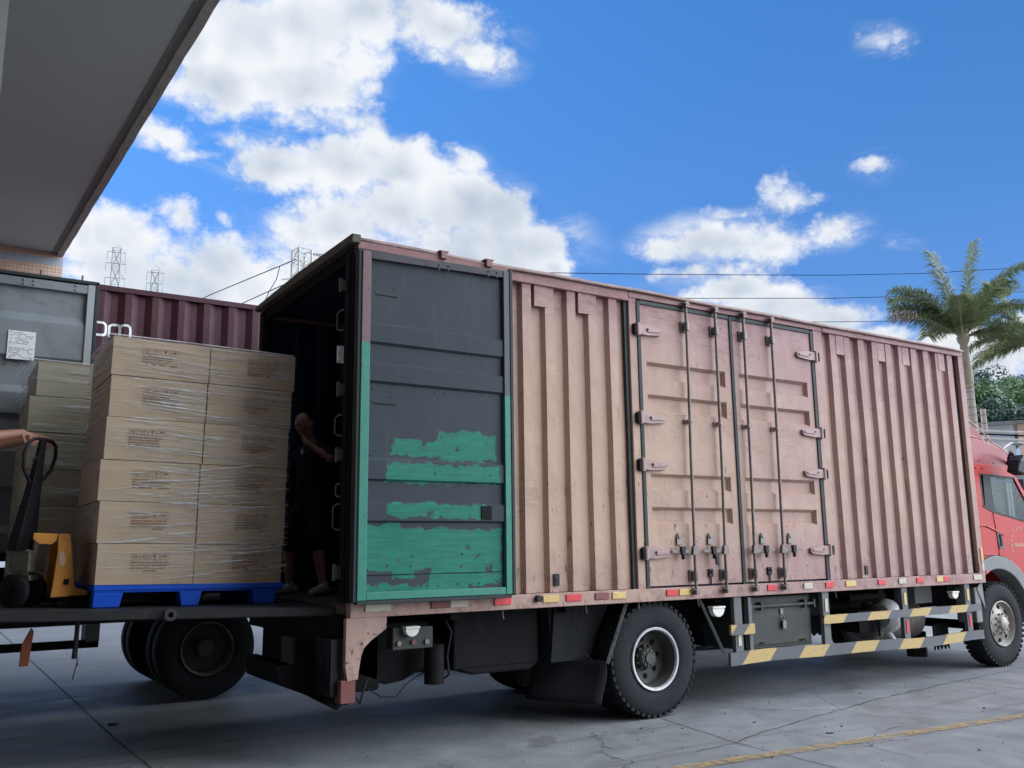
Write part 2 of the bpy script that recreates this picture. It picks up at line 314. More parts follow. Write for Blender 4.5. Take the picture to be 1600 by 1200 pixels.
# ------------------------------------------------------------------ mesh helper
class MB:
    def __init__(s): s.v = []; s.f = []; s.mi = []; s.cur = 0
    def add(s, vs, fs):
        o = len(s.v); s.v += [tuple(v) for v in vs]; s.f += [tuple(i+o for i in f) for f in fs]; s.mi += [s.cur]*len(fs); return s
    def box(s, x0, x1, y0, y1, z0, z1):
        return s.add([(x0,y0,z0),(x1,y0,z0),(x1,y1,z0),(x0,y1,z0),(x0,y0,z1),(x1,y0,z1),(x1,y1,z1),(x0,y1,z1)],
                     [(3,2,1,0),(4,5,6,7),(0,1,5,4),(1,2,6,5),(2,3,7,6),(3,0,4,7)])
    def quad(s, a, b, c, d): return s.add([a, b, c, d], [(0, 1, 2, 3)])
    def prism(s, poly, axis, a, b):
        """poly: 2-D outline; axis 'y' = outline in x,z; 'x' = outline in y,z; 'z' = outline in x,y"""
        def P(u, v, w): return {'y': (u, w, v), 'x': (w, u, v), 'z': (u, v, w)}[axis]
        n = len(poly)
        vs = [P(u, v, a) for u, v in poly]+[P(u, v, b) for u, v in poly]
        return s.add(vs, [tuple(range(n)), tuple(range(2*n-1, n-1, -1))]+[(i, i+n, (i+1) % n+n, (i+1) % n) for i in range(n)])
    def tube(s, pts, r, seg=8, cap=True, r2=None):
        pts = [Vector(p) for p in pts]; n = len(pts); rings = []
        up = None
        for i, p in enumerate(pts):
            d = (pts[min(i+1, n-1)]-pts[max(i-1, 0)]).normalized()
            if up is None: up = Vector((0, 0, 1)) if abs(d.z) < .9 else Vector((1, 0, 0))
            a = d.cross(up).normalized(); b = a.cross(d).normalized(); up = b
            rr = r if r2 is None else r+(r2-r)*i/(n-1)
            if isinstance(r, (list, tuple)): rr = r[i]
            rings.append([p+(a*math.cos(2*PI*k/seg)+b*math.sin(2*PI*k/seg))*rr for k in range(seg)])
        vs = [v for rg in rings for v in rg]
        fs = [(i*seg+k, i*seg+(k+1) % seg, (i+1)*seg+(k+1) % seg, (i+1)*seg+k) for i in range(n-1) for k in range(seg)]
        if cap: fs += [tuple(range(seg-1, -1, -1)), tuple((n-1)*seg+k for k in range(seg))]
        return s.add(vs, fs)
    def cyl(s, a, b, r, seg=16, r2=None): return s.tube([a, b], r, seg, True, r2 if r2 is not None else r)
    def lathe(s, prof, c, axis='z', seg=32, cap=False):
        """prof: (along, radius)"""
        vs = []
        for h, r in prof:
            for k in range(seg):
                t = 2*PI*k/seg; u, v = r*math.cos(t), r*math.sin(t)
                q = {'z': (u, v, h), 'y': (u, h, v), 'x': (h, u, v)}[axis]; vs.append((q[0]+c[0], q[1]+c[1], q[2]+c[2]))
        n = len(prof)
        fs = [(i*seg+k, i*seg+(k+1) % seg, (i+1)*seg+(k+1) % seg, (i+1)*seg+k) for i in range(n-1) for k in range(seg)]
        if cap: fs += [tuple(range(seg-1, -1, -1)), tuple((n-1)*seg+k for k in range(seg))]
        return s.add(vs, fs)
    def ball(s, c, r, seg=12, ring=8, sc=(1, 1, 1)):
        pr = [(-math.cos(PI*i/ring)*r, max(1e-4, math.sin(PI*i/ring)*r)) for i in range(ring+1)]
        o = len(s.v); s.lathe(pr, (0, 0, 0), 'z', seg)
        for i in range(o, len(s.v)): v = s.v[i]; s.v[i] = (v[0]*sc[0]+c[0], v[1]*sc[1]+c[1], v[2]*sc[2]+c[2])
        return s
    def build(s, name, mat, parent=None, smooth=False, bevel=0, fix=True):
        off = Vector((0, 0, 0)); q = parent
        while q is not None: off += q.location; q = q.parent
        me = bpy.data.meshes.new(name); me.from_pydata([(v[0]-off.x, v[1]-off.y, v[2]-off.z) for v in s.v], [], s.f)
        for m_ in (mat if isinstance(mat, (list, tuple)) else [mat]): me.materials.append(m_)
        if any(s.mi): me.polygons.foreach_set('material_index', s.mi)
        if fix:
            bm = bmesh.new(); bm.from_mesh(me); bmesh.ops.recalc_face_normals(bm, faces=bm.faces); bm.to_mesh(me); bm.free()
        if smooth:
            me.polygons.foreach_set('use_smooth', [True]*len(me.polygons))
            me.update()
            try: me.set_sharp_from_angle(angle=R(38))
            except Exception: pass
        me.update()
        o = bpy.data.objects.new(name, me); COL.objects.link(o)
        if parent is not None: o.parent = parent
        if bevel:
            b = o.modifiers.new('edge', 'BEVEL'); b.width = bevel; b.segments = 2; b.limit_method = 'ANGLE'; b.angle_limit = R(40)
        return o
def islands(s):
    par = list(range(len(s.v)))
    def find(i):
        while par[i] != i: par[i] = par[par[i]]; i = par[i]
        return i
    for f in s.f:
        a = find(f[0])
        for i in f[1:]: par[find(i)] = a
    grp = {}
    for f in s.f: grp.setdefault(find(f[0]), []).append(f)
    for fs in grp.values():
        ids = sorted({i for f in fs for i in f}); mp = {i: k for k, i in enumerate(ids)}
        yield MB().add([s.v[i] for i in ids], [tuple(mp[i] for i in f) for f in fs])
def build_each(s, name, mat, parent=None, **k): return [q.build(name, mat, parent, **k) for q in islands(s)]
MB.each = build_each
def tag(o, label=None, cat=None, group=None, kind=None):
    if label: o['label'] = label
    if cat: o['category'] = cat
    if group: o['group'] = group
    if kind: o['kind'] = kind
    return o
def thing(name, loc, label, cat, group=None):
    o = bpy.data.objects.new(name, None); COL.objects.link(o); o.location = loc; o.empty_display_size = .1
    return tag(o, label, cat, group)
def copy_tree(o, parent=None):
    c = o.copy(); COL.objects.link(c); c.parent = parent
    for ch in [k for k in bpy.data.objects if k.parent == o]: copy_tree(ch, c)
    return c
def text_mesh(txt, size, mat, name, parent, mw, ext=.0015, shear=0, bold=0):
    cu = bpy.data.curves.new(name, 'FONT'); cu.body = txt; cu.size = size; cu.extrude = ext; cu.align_x = 'LEFT'; cu.offset = bold
    tmp = bpy.data.objects.new(name, cu); COL.objects.link(tmp)
    dg = bpy.context.evaluated_depsgraph_get(); me = bpy.data.meshes.new_from_object(tmp.evaluated_get(dg))
    bpy.data.objects.remove(tmp); me.name = name
    off = Vector((0, 0, 0)); q = parent
    while q is not None: off += q.location; q = q.parent
    me.transform(Matrix.Translation(-off) @ mw)
    me.materials.clear(); me.materials.append(mat)
    o = bpy.data.objects.new(name, me); COL.objects.link(o); o.parent = parent; return o

STR0 = {'stripe_long': 5.51, 'stripe_low': 4.30, 'stripe_stub': 4.05}; STRP = {'stripe_long': .79, 'stripe_low': .86, 'stripe_stub': .34}
m_truck = truck_paint('faded_truck_paint'); m_doorin = inner_door_paint('peeling_door_paint')
m_framel = frame_paint('door_frame_left', (.16, .085, .09), 3.22); m_framer = frame_paint('door_frame_right', (.05, .055, .06), 2.9)
m_frameb = frame_paint('door_frame_foot', (.05, .055, .06), 9.0); m_framet = M('door_frame_head', (.06, .06, .065), .6, var=.4, scale=6, dirt=(.13, .07, .07), dirtamt=.6, world=True)
m_seal = M('rubber_seal', (.028, .036, .037), .6, var=.3, scale=4, dirt=(.06, .06, .055), dirtamt=.3)
m_rubber = M('tyre_rubber', (.020, .021, .024), .78, var=.35, scale=5, dirt=(.042, .040, .036), dirtamt=.45, bscale=60, bstr=.25, spec=.18)
m_black = M('black_metal', (.012, .012, .014), .55, var=.4, scale=4, dirt=(.05, .045, .04), dirtamt=.4, bscale=30, bstr=.2)
m_chassis = M('chassis_grime', (.010, .010, .011), .75, var=.45, scale=5, dirt=(.028, .024, .019), dirtamt=.5, bscale=25, bstr=.3, spec=.15)
m_toolbox = M('toolbox_grime', (.045, .048, .045), .6, var=.35, scale=2.2, dirt=(.085, .08, .055), dirtamt=.6, bscale=10, bstr=.15)
m_steel = M('worn_steel', (.17, .165, .155), .42, .7, var=.3, scale=8, dirt=(.14, .11, .09), dirtamt=.5)
m_rod = M('lock_rod_paint', (.20, .165, .15), .5, .3, var=.35, scale=7, dirt=(.10, .07, .06), dirtamt=.6)
m_hinge = M('hinge_paint', (.33, .225, .21), .45, .1, var=.25, scale=8, dirt=(.2, .12, .11), dirtamt=.6)
m_rimw = M('pale_rim', (.55, .56, .56), .45, .1, var=.25, scale=6, dirt=(.2, .19, .17), dirtamt=.5)
m_rimd = M('dark_rim', (.075, .074, .07), .6, .1, var=.4, scale=6, dirt=(.14, .12, .09), dirtamt=.6)
m_rims = M('grimy_silver_rim', (.33, .31, .27), .5, .3, var=.35, scale=7, dirt=(.12, .10, .07), dirtamt=.6)
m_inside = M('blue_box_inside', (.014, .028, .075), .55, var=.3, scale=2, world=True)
m_floor = M('worn_wood_floor', (.10, .085, .07), .7, var=.4, scale=6, world=True, bscale=20, bstr=.3)
m_red = M('red_cab_paint', (.45, .020, .016), .42, var=.12, scale=2, spec=.25)
m_redd = M('dull_red_fairing', (.30, .045, .05), .4, var=.2, scale=3, dirt=(.17, .07, .07), dirtamt=.4)
m_greyp = M('grey_plastic', (.13, .14, .14), .6, var=.2, scale=4)
m_greyl = M('light_grey_plastic', (.20, .21, .20), .6, var=.25, scale=4)
m_refr = M('red_reflector', (.62, .035, .04), .3, var=.2, scale=12, dirt=(.25, .05, .05), dirtamt=.5, coat=.4)
m_refy = M('yellow_reflector', (.62, .42, .14), .35, var=.2, scale=12, dirt=(.3, .18, .1), dirtamt=.5, coat=.4)
m_refc = M('cream_reflector', (.52, .47, .37), .35, var=.2, scale=12, dirt=(.2, .15, .1), dirtamt=.5)
m_refd = M('worn_reflector', (.20, .07, .06), .5, var=.4, scale=12)
m_lamp = M('lamp_lens', (.75, .73, .66), .2, var=.1, scale=9)
m_str = {k: stripe_mat(k, .8 if k == 'stripe_long' else .5) for k in STR0}
m_glass = glass_mat('window_glass'); m_bolt = M('dull_bolt', (.10, .10, .10), .5, .5); M_void = M('deep_black', (.006, .006, .007), .9, spec=.1); m_white = M('white_paint', (.78, .79, .78), .5, var=.08, scale=5)  # M_void is an even near-black
m_cream = M('cream_lettering', (.72, .62, .40), .5, var=.1, scale=9)

# ------------------------------------------------------------------ ground
g = MB()
N_ = [-1600, -300, -80, -30, -12, 0, 12, 30, 80, 300, 1600]
g.v = [(x, y, 0) for y in N_ for x in N_]; k_ = len(N_)
g.f = [(j*k_+i, j*k_+i+1, (j+1)*k_+i+1, (j+1)*k_+i) for j in range(k_-1) for i in range(k_-1)]; g.mi = [0]*len(g.f)
tag(g.build('ground', concrete('yard_concrete')), 'grey concrete yard with cracks and stains', kind='structure')
def ground_strip(pts, wdt, z, jag=0):
    b = MB(); L = []; 
    for i in range(len(pts)-1):
        a, c = Vector(pts[i]), Vector(pts[i+1]); n = max(1, int((c-a).length/.12)) if jag else 1
        L += [a.lerp(c, k/n)+Vector((0, random.uniform(-jag, jag))) for k in range(n)]
    L.append(Vector(pts[-1])); vs = []
    for i, p in enumerate(L):
        d = (L[min(i+1, len(L)-1)]-L[max(i-1, 0)]).normalized(); nn = Vector((-d.y, d.x))*wdt/2*(random.uniform(.5, 1.2) if jag else 1)
        vs += [(p.x+nn.x, p.y+nn.y, z), (p.x-nn.x, p.y-nn.y, z)]
    b.add(vs, [(2*i, 2*i+2, 2*i+3, 2*i+1) for i in range(len(L)-1)]); return b
m_crack = M('joint_dirt', (.035, .034, .033), .9, world=True)
b = MB()
for pts, wd, jg in (([(-1.38, 30), (-1.25, 1.97), (-1.05, -5), (-1.0, -9)], .014, .006), ([(3.35, 16), (3.16, .06), (2.93, -1.15), (2.7, -6)], .010, .012),
                ([(-1.2, 1.9), (1.2, 2.2)], .008, .03), ([(2.4, -1.18), (2.93, -1.12), (3.56, -.92), (5.52, -.52), (7.2, -.32), (12, .1)], .010, .02),
                ([(-7, 4.6), (-1.3, 4.9), (3.3, 5.1), (30, 6)], .012, .006), ([(7.6, 16), (7.4, -7)], .012, .006), ([(3.0, -1.5), (3.9, -1.62), (4.6, -1.5)], .006, .03), ([(3.6, -1.0), (3.75, -1.5), (3.6, -2.3)], .006, .03)):
    q = ground_strip(pts, wd, .004, jg); b.add(q.v, q.f)
tag(b.build('ground_joints', m_crack), 'dark joints and cracks in the concrete yard', kind='structure')
m_yel = worn_line('worn_yellow_paint', (.46, .30, .12))
for pts in ([(1.3, -1.47), (2.3, -1.53), (5.9, -1.87), (14, -2.65)],):
    tag(ground_strip(pts, .125, .008).build('parking_line', m_yel), 'worn yellow line painted across the concrete', kind='structure')
gb = MB(); gr_ = random.Random(77)
for k in range(420):
    x, y = gr_.uniform(-2, 9), gr_.uniform(-3.6, 1.5); r_ = gr_.uniform(.003, .009)*(1.7 if gr_.random() < .08 else 1)
    gb.ball((x, y, r_*.3), r_, 5, 3, (gr_.uniform(.8, 1.8), 1, .6))
tag(gb.build('grit', M('grit_stone', (.13, .125, .115), .9, var=.6, scale=3, world=True)), 'fine grit scattered over the concrete', kind='stuff')
# scraps and pebbles on the yard
m_scrap = M('dark_scrap', (.05, .045, .04), .8)
def debris(px, py, s, lab, grp=None):
    d = ray(px, py); t = -CH/d.z; c = Vector((CX, CY, CH))+d*t
    b = MB(); 
    for k in range(4):
        b.ball((c.x+random.uniform(-s, s), c.y+random.uniform(-s, s), s*.22), s*random.uniform(.3, .6), 6, 4, (1.3, 1, .45))
    tag(b.build('debris', m_scrap), lab, 'debris')
debris(182, 1132, .055, 'dark scrap lying on the concrete at the lower left')
debris(1297, 1146, .022, 'small dark pebble cluster beside the yellow line')
debris(893, 1130, .014, 'tiny dark scrap on the concrete below the mud flap')

# ------------------------------------------------------------------ box truck
T = thing('box_truck', (4.4, 1.25, 0), 'long faded pink box truck with red cab, parked across the yard', 'truck')
def corr(x0, x1, z0, z1, y0, depth, first, per, lo=.095, sl=.030):
    """corrugated sheet: inner flats at y0+depth, outer flats at y0. 'first' is where a rise (left-facing slant) starts"""
    pts = [(x0, y0+depth)]; x = first
    while x < x1-.03:
        seg = [(x, y0+depth), (x+sl, y0), (x+per-lo-sl, y0), (x+per-lo, y0+depth)]
        for s_ in seg:
            if x0 < s_[0] < x1-.005: pts.append(s_)
        x += per
    pts.append((x1, pts[-1][1]))
    b = MB(); nz = 12; vs = []
    for px, py in pts:
        for k in range(nz+1):
            z = z0+(z1-z0)*k/nz
            dn = mnoise.noise(Vector((px*1.3, z*1.1, 3)))*.008
            vs.append((px, py+dn, z))
    b.add(vs, [(i*(nz+1)+k, (i+1)*(nz+1)+k, (i+1)*(nz+1)+k+1, i*(nz+1)+k+1) for i in range(len(pts)-1) for k in range(nz)])
    return b
sw = corr(1.46, 2.86, 1.2, 4.02, .0, .046, 1.612, .2545)
for vx in (1.845, 2.355): sw.box(vx-.07, vx+.07, -.004, .03, 3.80, 4.01)
sw.build('side_wall', m_truck, T)
sw = corr(5.86, 8.60, 1.2, 4.06, .0, .046, 5.962, .2645)
for vx in (6.17, 6.96, 7.46, 8.23): sw.box(vx-.07, vx+.07, -.004, .03, 3.80, 4.03)
sw.build('side_wall', m_truck, T)
b = MB(); b.box(.03, 1.46, .02, .05, 1.2, 4.0); b.build('side_wall', m_truck, T)           # behind the folded door
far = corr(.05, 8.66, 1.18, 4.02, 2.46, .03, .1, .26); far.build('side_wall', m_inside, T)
b = MB(); b.box(8.62, 8.68, .03, 2.48, 1.17, 4.05); b.build('front_wall', m_truck, T)
# frame posts and rails
b = MB()
b.box(0, 1.47, -.045, .06, 4.02, 4.10); b.box(1.47, 2.90, -.02, .06, 4.0, 4.125); b.box(2.905, 5.84, -.018, .06, 4.04, 4.13); b.box(5.845, 8.71, -.02, .06, 4.035, 4.13)
b.box(0, 8.7, 2.42, 2.5, 4.0, 4.13); b.box(8.64, 8.71, .06, 2.42, 4.03, 4.13)
b.each('top_rail', m_truck, T, bevel=.006)
b = MB()
pr = [(0, 1.075), (8.71, 1.075), (8.71, 1.195), (0, 1.195)]
b.prism(pr, 'y', -.025, .06); b.box(0, 8.7, 2.44, 2.5, 1.08, 1.2)
b.each('bottom_rail', m_truck, T, bevel=.005)
b = MB(); b.box(2.905, 3.0, -.012, .06, 1.195, 4.04); b.box(5.68, 5.84, -.012, .06, 1.195, 4.04); b.box(8.60, 8.71, -.018, .06, 1.195, 4.035)
b.box(8.64, 8.71, 2.42, 2.5, 1.2, 4.0); b.box(8.60, 8.655, -.024, -.018, 1.24, 1.30); b.each('frame_post', m_truck, T, bevel=.005)
b = MB(); b.box(2.862, 2.903, .012, .05, 1.195, 4.01); b.box(8.575, 8.6, .03, .05, 1.2, 4.03); b.each('gap_strip', m_seal, T)
# roof: slightly crowned, its rim a little bent
b = MB(); vs = []; xs = [i*8.72/40 for i in range(41)]; ys = [-.05, .0, .3, 1.25, 2.2, 2.5, 2.55]
for x in xs:
    for j, y in enumerate(ys):
        z = 4.145+(.02 if 1 < j < 5 else 0)+mnoise.noise(Vector((x*1.1, y, 0)))*.012+(-.035 if j in (0, 6) else 0)
        vs.append((x-.015, y, z))
n_ = len(ys); b.add(vs, [(i*n_+j, (i+1)*n_+j, (i+1)*n_+j+1, i*n_+j+1) for i in range(40) for j in range(n_-1)])
m_roof = M('sunbleached_roof_rim', (.34, .24, .22), .7, var=.4, scale=4, dirt=(.10, .09, .06), dirtamt=.8, world=True)
ro = b.build('roof', m_roof, T, smooth=True); sd = ro.modifiers.new('thick', 'SOLIDIFY'); sd.thickness = .02
# rear portal header with rain gutter
b = MB(); b.prism([(-.06, 4.075), (2.54, 4.075), (2.54, 4.13), (1.2, 4.165), (-.06, 4.15)], 'x', -.06, .02)
b.build('portal_hood', M('grimy_hood', (.10, .085, .07), .75, var=.5, scale=9, dirt=(.22, .2, .16), dirtamt=.5, world=True), T, bevel=.008)
b = MB(); b.box(.0, .07, .06, 2.44, 3.97, 4.07); b.build('portal_header', m_chassis, T)
# rear portal posts
b = MB(); b.box(-.03, .04, -.03, .12, 1.19, 4.05); b.box(-.045, -.028, .02, .11, 1.25, 4.0); b.build('portal_post', m_chassis, T, bevel=.005)
b = MB(); b.box(-.02, .04, 2.38, 2.5, 1.19, 4.05); b.build('portal_post', m_chassis, T, bevel=.005)
for z, h in ((3.74, .09), (2.87, .09), (2.34, .09), (1.42, .10)):
    b = MB(); b.box(-.085, -.03, .07, .125, z-h/2, z+h/2); b.cyl((-.088, .10, z-h/2-.015), (-.088, .10, z+h/2+.015), .016, 10); b.build('hinge', m_steel, T, bevel=.004)
b = MB(); b.box(-.10, -.045, .10, .12, 3.09, 3.23); b.cyl((-.095, .095, 3.19), (-.085, .075, 3.19), .012, 8); b.cyl((-.095, .095, 3.12), (-.085, .075, 3.12), .012, 8); b.build('latch_plate', m_white, T, bevel=.003)
for z, h in ((3.45, .17), (2.58, .17), (1.85, .20), (2.06, .10)):
    b = MB(); y0, dy = .10, (.085 if h > .12 else .04)
    b.tube([(-.05, y0, z-h/2), (-.07, y0+.02, z-h/2), (-.075, y0+dy, z-h/2+.02), (-.075, y0+dy, z+h/2-.02), (-.07, y0+.02, z+h/2), (-.05, y0, z+h/2)], .0075, 8)
    b.build('grab_handle', m_steel, T, smooth=True)
# floor and inner linings
b = MB(); b.box(-.02, 8.64, .06, 2.44, 1.10, 1.168); b.build('floor', m_floor, T)
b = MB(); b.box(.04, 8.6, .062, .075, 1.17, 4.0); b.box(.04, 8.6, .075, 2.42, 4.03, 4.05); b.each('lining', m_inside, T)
# gutter clips on the roof edge above the door
for x in (.79, 1.25): 
    b = MB(); b.box(x-.03, x+.03, -.075, -.045, 4.07, 4.13); b.box(x-.045, x+.045, -.075, .0, 4.128, 4.142); b.build('roof_clip', m_truck, T, bevel=.004)

# rear door, folded flat against the side, its inner face outwards
D = MB(); D.box(-.005, 1.435, -.10, -.05, 1.215, 4.02)
dd = D.build('rear_door', m_doorin, T)
def band(b, x0, x1, z0, z1, s, y0, d):
    """recessed band with four slanting sides"""
    a = [(x0, y0, z0), (x1, y0, z0), (x1, y0, z1), (x0, y0, z1)]; c = [(x0+s, y0+d, z0+s), (x1-s, y0+d, z0+s), (x1-s, y0+d, z1-s), (x0+s, y0+d, z1-s)]
    b.add(a+c, [(0, 1, 5, 4), (1, 2, 6, 5), (2, 3, 7, 6), (3, 0, 4, 7), (4, 5, 6, 7)])
P_ = MB(); zz = [1.27, 1.81, 1.94, 2.13, 2.28, 2.915, 3.06, 3.235, 3.385, 3.93]; x0, x1 = .075, 1.345
yo, yi = -.112, -.135
prof = [(1.27, yo), (1.80, yo), (1.815, yi), (1.945, yi), (1.965, yo), (2.125, yo), (2.14, yi), (2.285, yi), (2.31, yo), (2.905, yo), (2.925, yi), (3.06, yi), (3.085, yo), (3.225, yo), (3.245, yi), (3.385, yi), (3.41, yo), (3.95, yo)]
vs = [];
for z, y in prof:
    for k in range(13): x = x0+(x1-x0)*k/12; vs.append((x, y+mnoise.noise(Vector((x*3, z*2, 9)))*.004, z))
P_.add(vs, [(i*13+k, i*13+k+1, (i+1)*13+k+1, (i+1)*13+k) for i in range(len(prof)-1) for k in range(12)]); P_.build('inner_panel', m_doorin, dd)
b = MB(); b.box(.0, .075, -.15, -.10, 1.21, 3.99); b.build('door_frame', m_framel, dd, bevel=.004)
b = MB(); b.box(1.345, 1.405, -.15, -.10, 1.21, 4.03); b.build('door_frame', m_framer, dd, bevel=.004)
b = MB(); b.box(.077, 1.343, -.147, -.10, 1.212, 1.27); b.build('door_frame', m_frameb, dd, bevel=.004)
b = MB(); b.prism([(.077, 3.93), (1.343, 3.965), (1.343, 4.03), (.077, 3.99)], 'y', -.147, -.10); b.build('door_frame', m_framet, dd, bevel=.004)
b = MB(); b.box(1.407, 1.437, -.155, -.09, 1.2, 4.05); b.box(-.03, -.002, -.14, -.06, 1.2, 4.0); b.box(0, 1.40, -.145, -.09, 1.18, 1.208); b.build('door_seal', m_seal, dd, bevel=.004)
b = MB()
for x, z in ((.70,3.975),(.79,3.98),(.695,3.935),(.785,3.94),(1.19,3.995),(1.28,4.0),(1.185,3.95),(1.275,3.955)): b.ball((x, -.149, z), .009, 8, 5)
for x, z in ((.68,2.87),(.77,2.875),(1.14,2.89),(1.24,2.89),(.48,1.54),(.47,1.46),(.94,1.55),(.93,1.45),(.13,3.75),(.13,3.67),(.30,3.71),(.12,2.86),(.12,2.76),(.28,2.81),(.62,1.3),(.72,1.3),(.9,1.31),(1.1,1.31),(.10,1.44),(.27,1.47),(.10,2.42),(.11,2.33)): b.ball((x, -.112, z), .008, 8, 5)
b.each('bolt', m_bolt, dd, smooth=True)
b = MB(); b.box(.30-.17, .30+.02, -.116, -.112, 3.64, 3.646); b.box(.12, .32, -.116, -.112, 2.74, 2.746); b.box(1.11, 1.21, -.142, -.136, 1.83, 1.94); b.box(.08, 1.34, -.116, -.112, 1.395, 1.40); b.each('plate_seam', m_chassis, dd)

# side doors
def side_door(x0, x1, hingeleft):
    b = MB(); y0 = -.008; z0, z1 = 1.215, 3.985
    bx0, bx1 = (x0+.07, x1-.09) if hingeleft else (x0+.075, x1-.09)
    rows = [(1.80, 1.965), (2.13, 2.29), (2.90, 3.075), (3.23, 3.405)]
    b.quad((x0, y0, z0), (bx0, y0, z0), (bx0, y0, z1), (x0, y0, z1)); b.quad((bx1, y0, z0), (x1, y0, z0), (x1, y0, z1), (bx1, y0, z1))
    zc = z0
    for a, c in rows:
        b.quad((bx0, y0, zc), (bx1, y0, zc), (bx1, y0, a), (bx0, y0, a)); band(b, bx0, bx1, a, c, .030, y0, .045); zc = c
    b.quad((bx0, y0, zc), (bx1, y0, zc), (bx1, y0, z1), (bx0, y0, z1))
    b.box(x0, x1, .04, .055, z0, z1); b.quad((x0, y0, z0), (x0, .05, z0), (x0, .05, z1), (x0, y0, z1)); b.quad((x1, y0, z0), (x1, .05, z0), (x1, .05, z1), (x1, y0, z1))
    d = b.build('side_door', m_truck, T, fix=False)
    s = MB(); w_ = .045
    s.box(x0-w_, x0, -.022, .03, 1.15, 4.02); s.box(x0, x1, -.020, .03, 3.985, 4.028)
    if not hingeleft: s.box(x1, x1+w_, -.022, .03, 1.19, 4.02)
    s.build('door_seal', m_seal, d, bevel=.006)
    rods = (3.615, 4.035) if hingeleft else (4.46, 4.90)
    for rx in rods:
        r_ = MB(); dxx = .012*random.uniform(-1, 1)
        r_.tube([(rx+.02, -.06, 4.06), (rx+.01, -.062, 3.2), (rx+dxx, -.064, 2.4), (rx-.015, -.062, 1.6), (rx-.02, -.06, 1.13)], .0155, 10)
        for z in (4.05, 1.15):
            xx = rx+(.02 if z > 3 else -.02)
            r_.tube([(xx-.055, -.045, z+.012), (xx-.03, -.075, z+.018), (xx, -.085, z), (xx+.03, -.075, z+.018), (xx+.055, -.045, z+.012)], .010, 8)
            r_.box(xx-.02, xx+.02, -.09, -.03, z-.03, z+.03)
        r_.build('lock_rod', m_rod, d, smooth=True)
        for z in (3.82, 2.83, 1.30):
            k = MB(); xx = rx+(z-2.6)*.014
            hh = .055 if z != 2.83 else .022
            k.box(xx-.045, xx+.035, -.03, -.009, z-hh, z+hh); k.cyl((xx, -.061, z-hh*.8), (xx, -.061, z+hh*.8), .027, 12)
            k.build('rod_bracket', m_steel if z == 3.82 else m_hinge if z > 2 else m_rod, d, bevel=.003)
    # hinges
    for z in (3.72, 2.83, 2.37, 1.525):
        k = MB(); sx = 1 if hingeleft else -1; hx = x0-.03 if hingeleft else x1+.04
        pl = [(hx, z-.05), (hx+sx*.10, z-.055), (hx+sx*.27, z-.04), (hx+sx*.30, z-.02), (hx+sx*.30, z+.022), (hx+sx*.12, z+.05), (hx, z+.045)]
        if sx < 0: pl = pl[::-1]
        k.prism(pl, 'y', -.042, -.010)
        k.prism([(a+sx*.0, c) for a, c in [(hx+sx*.10, z-.022), (hx+sx*.27, z-.014), (hx+sx*.27, z+.012), (hx+sx*.10, z+.02)]][::sx], 'y', -.052, -.040)
        k.cyl((hx-sx*.02, -.032, z-.065), (hx-sx*.02, -.032, z+.065), .026, 12)
        k.ball((hx+sx*.10, -.055, z+.008), .011, 8, 5); k.ball((hx+sx*.27, -.045, z), .010, 8, 5)
        k.build('hinge', m_hinge, d, bevel=.005)
        k = MB(); k.box(min(hx-sx*.075, hx-sx*.03), max(hx-sx*.075, hx-sx*.03), -.05, -.012, z-.055, z+.05); k.build('hinge_block', m_chassis, d, bevel=.006)
    # handles: flat bar from the rod, catch and padlock hasp
    for rx, sx, hang in (((3.60, -1, 0), (4.02, -1, 1)) if hingeleft else ((4.45, 1, 0), (4.88, 1, 0))):
        k = MB(); L = .30
        k.prism([(rx+sx*.02, 1.515), (rx+sx*L, 1.522), (rx+sx*L, 1.552), (rx+sx*.02, 1.556)][::-sx], 'y', -.065, -.055)
        k.prism([(rx-.045, 1.50), (rx+.04, 1.505), (rx+.028, 1.585), (rx-.005, 1.605), (rx-.035, 1.58)], 'y', -.088, -.05)
        k.build('door_handle', m_rod, d, bevel=.003)
        c = rx+sx*.165; k = MB()
        k.prism([(c-.035, 1.60), (c+.035, 1.60), (c+.030, 1.68), (c+.012, 1.712), (c-.012, 1.712), (c-.030, 1.68)], 'y', -.03, -.009)
        k.cyl((c, -.03, 1.675), (c, -.04, 1.675), .018, 12)
        k.build('handle_catch', m_steel, d, bevel=.003)
        k = MB(); k.prism([(c-.022, 1.505), (c+.022, 1.505), (c+.030, 1.585), (c-.030, 1.585)], 'y', -.085, -.05); k.cyl((c, -.07, 1.46), (c, -.07, 1.52), .018, 10)
        if hang: k.prism([(c+.0, 1.40), (c+.045, 1.40), (c+.035, 1.50), (c-.01, 1.50)], 'y', -.10, -.08)
        k.build('handle_lock', m_black, d, bevel=.004)
    c = (rods[0]+rods[1])/2+.02; k = MB()
    k.box(c-.03, c+.03, -.03, -.009, 1.28, 1.36); k.box(c-.006, c+.006, -.026, -.014, 1.20, 1.28); k.ball((c, -.035, 1.33), .014, 8, 5); k.build('door_stop', m_black, d, bevel=.003)
    return d
side_door(3.045, 4.30, True); side_door(4.345, 5.615, False)
b = MB(); b.box(1.93, 1.99, -.015, .0, 1.255, 1.36); b.box(1.945, 1.975, -.02, -.01, 1.29, 1.32); b.build('latch_plate', m_black, T, bevel=.003)
b = MB(); b.box(6.30, 6.35, -.015, .0, 1.24, 1.34); b.build('latch_plate', m_black, T, bevel=.003)
b = MB(); b.cyl((1.735, -.07, 1.155), (1.735, -.02, 1.155), .028, 12); b.build('rail_plug', m_black, T)
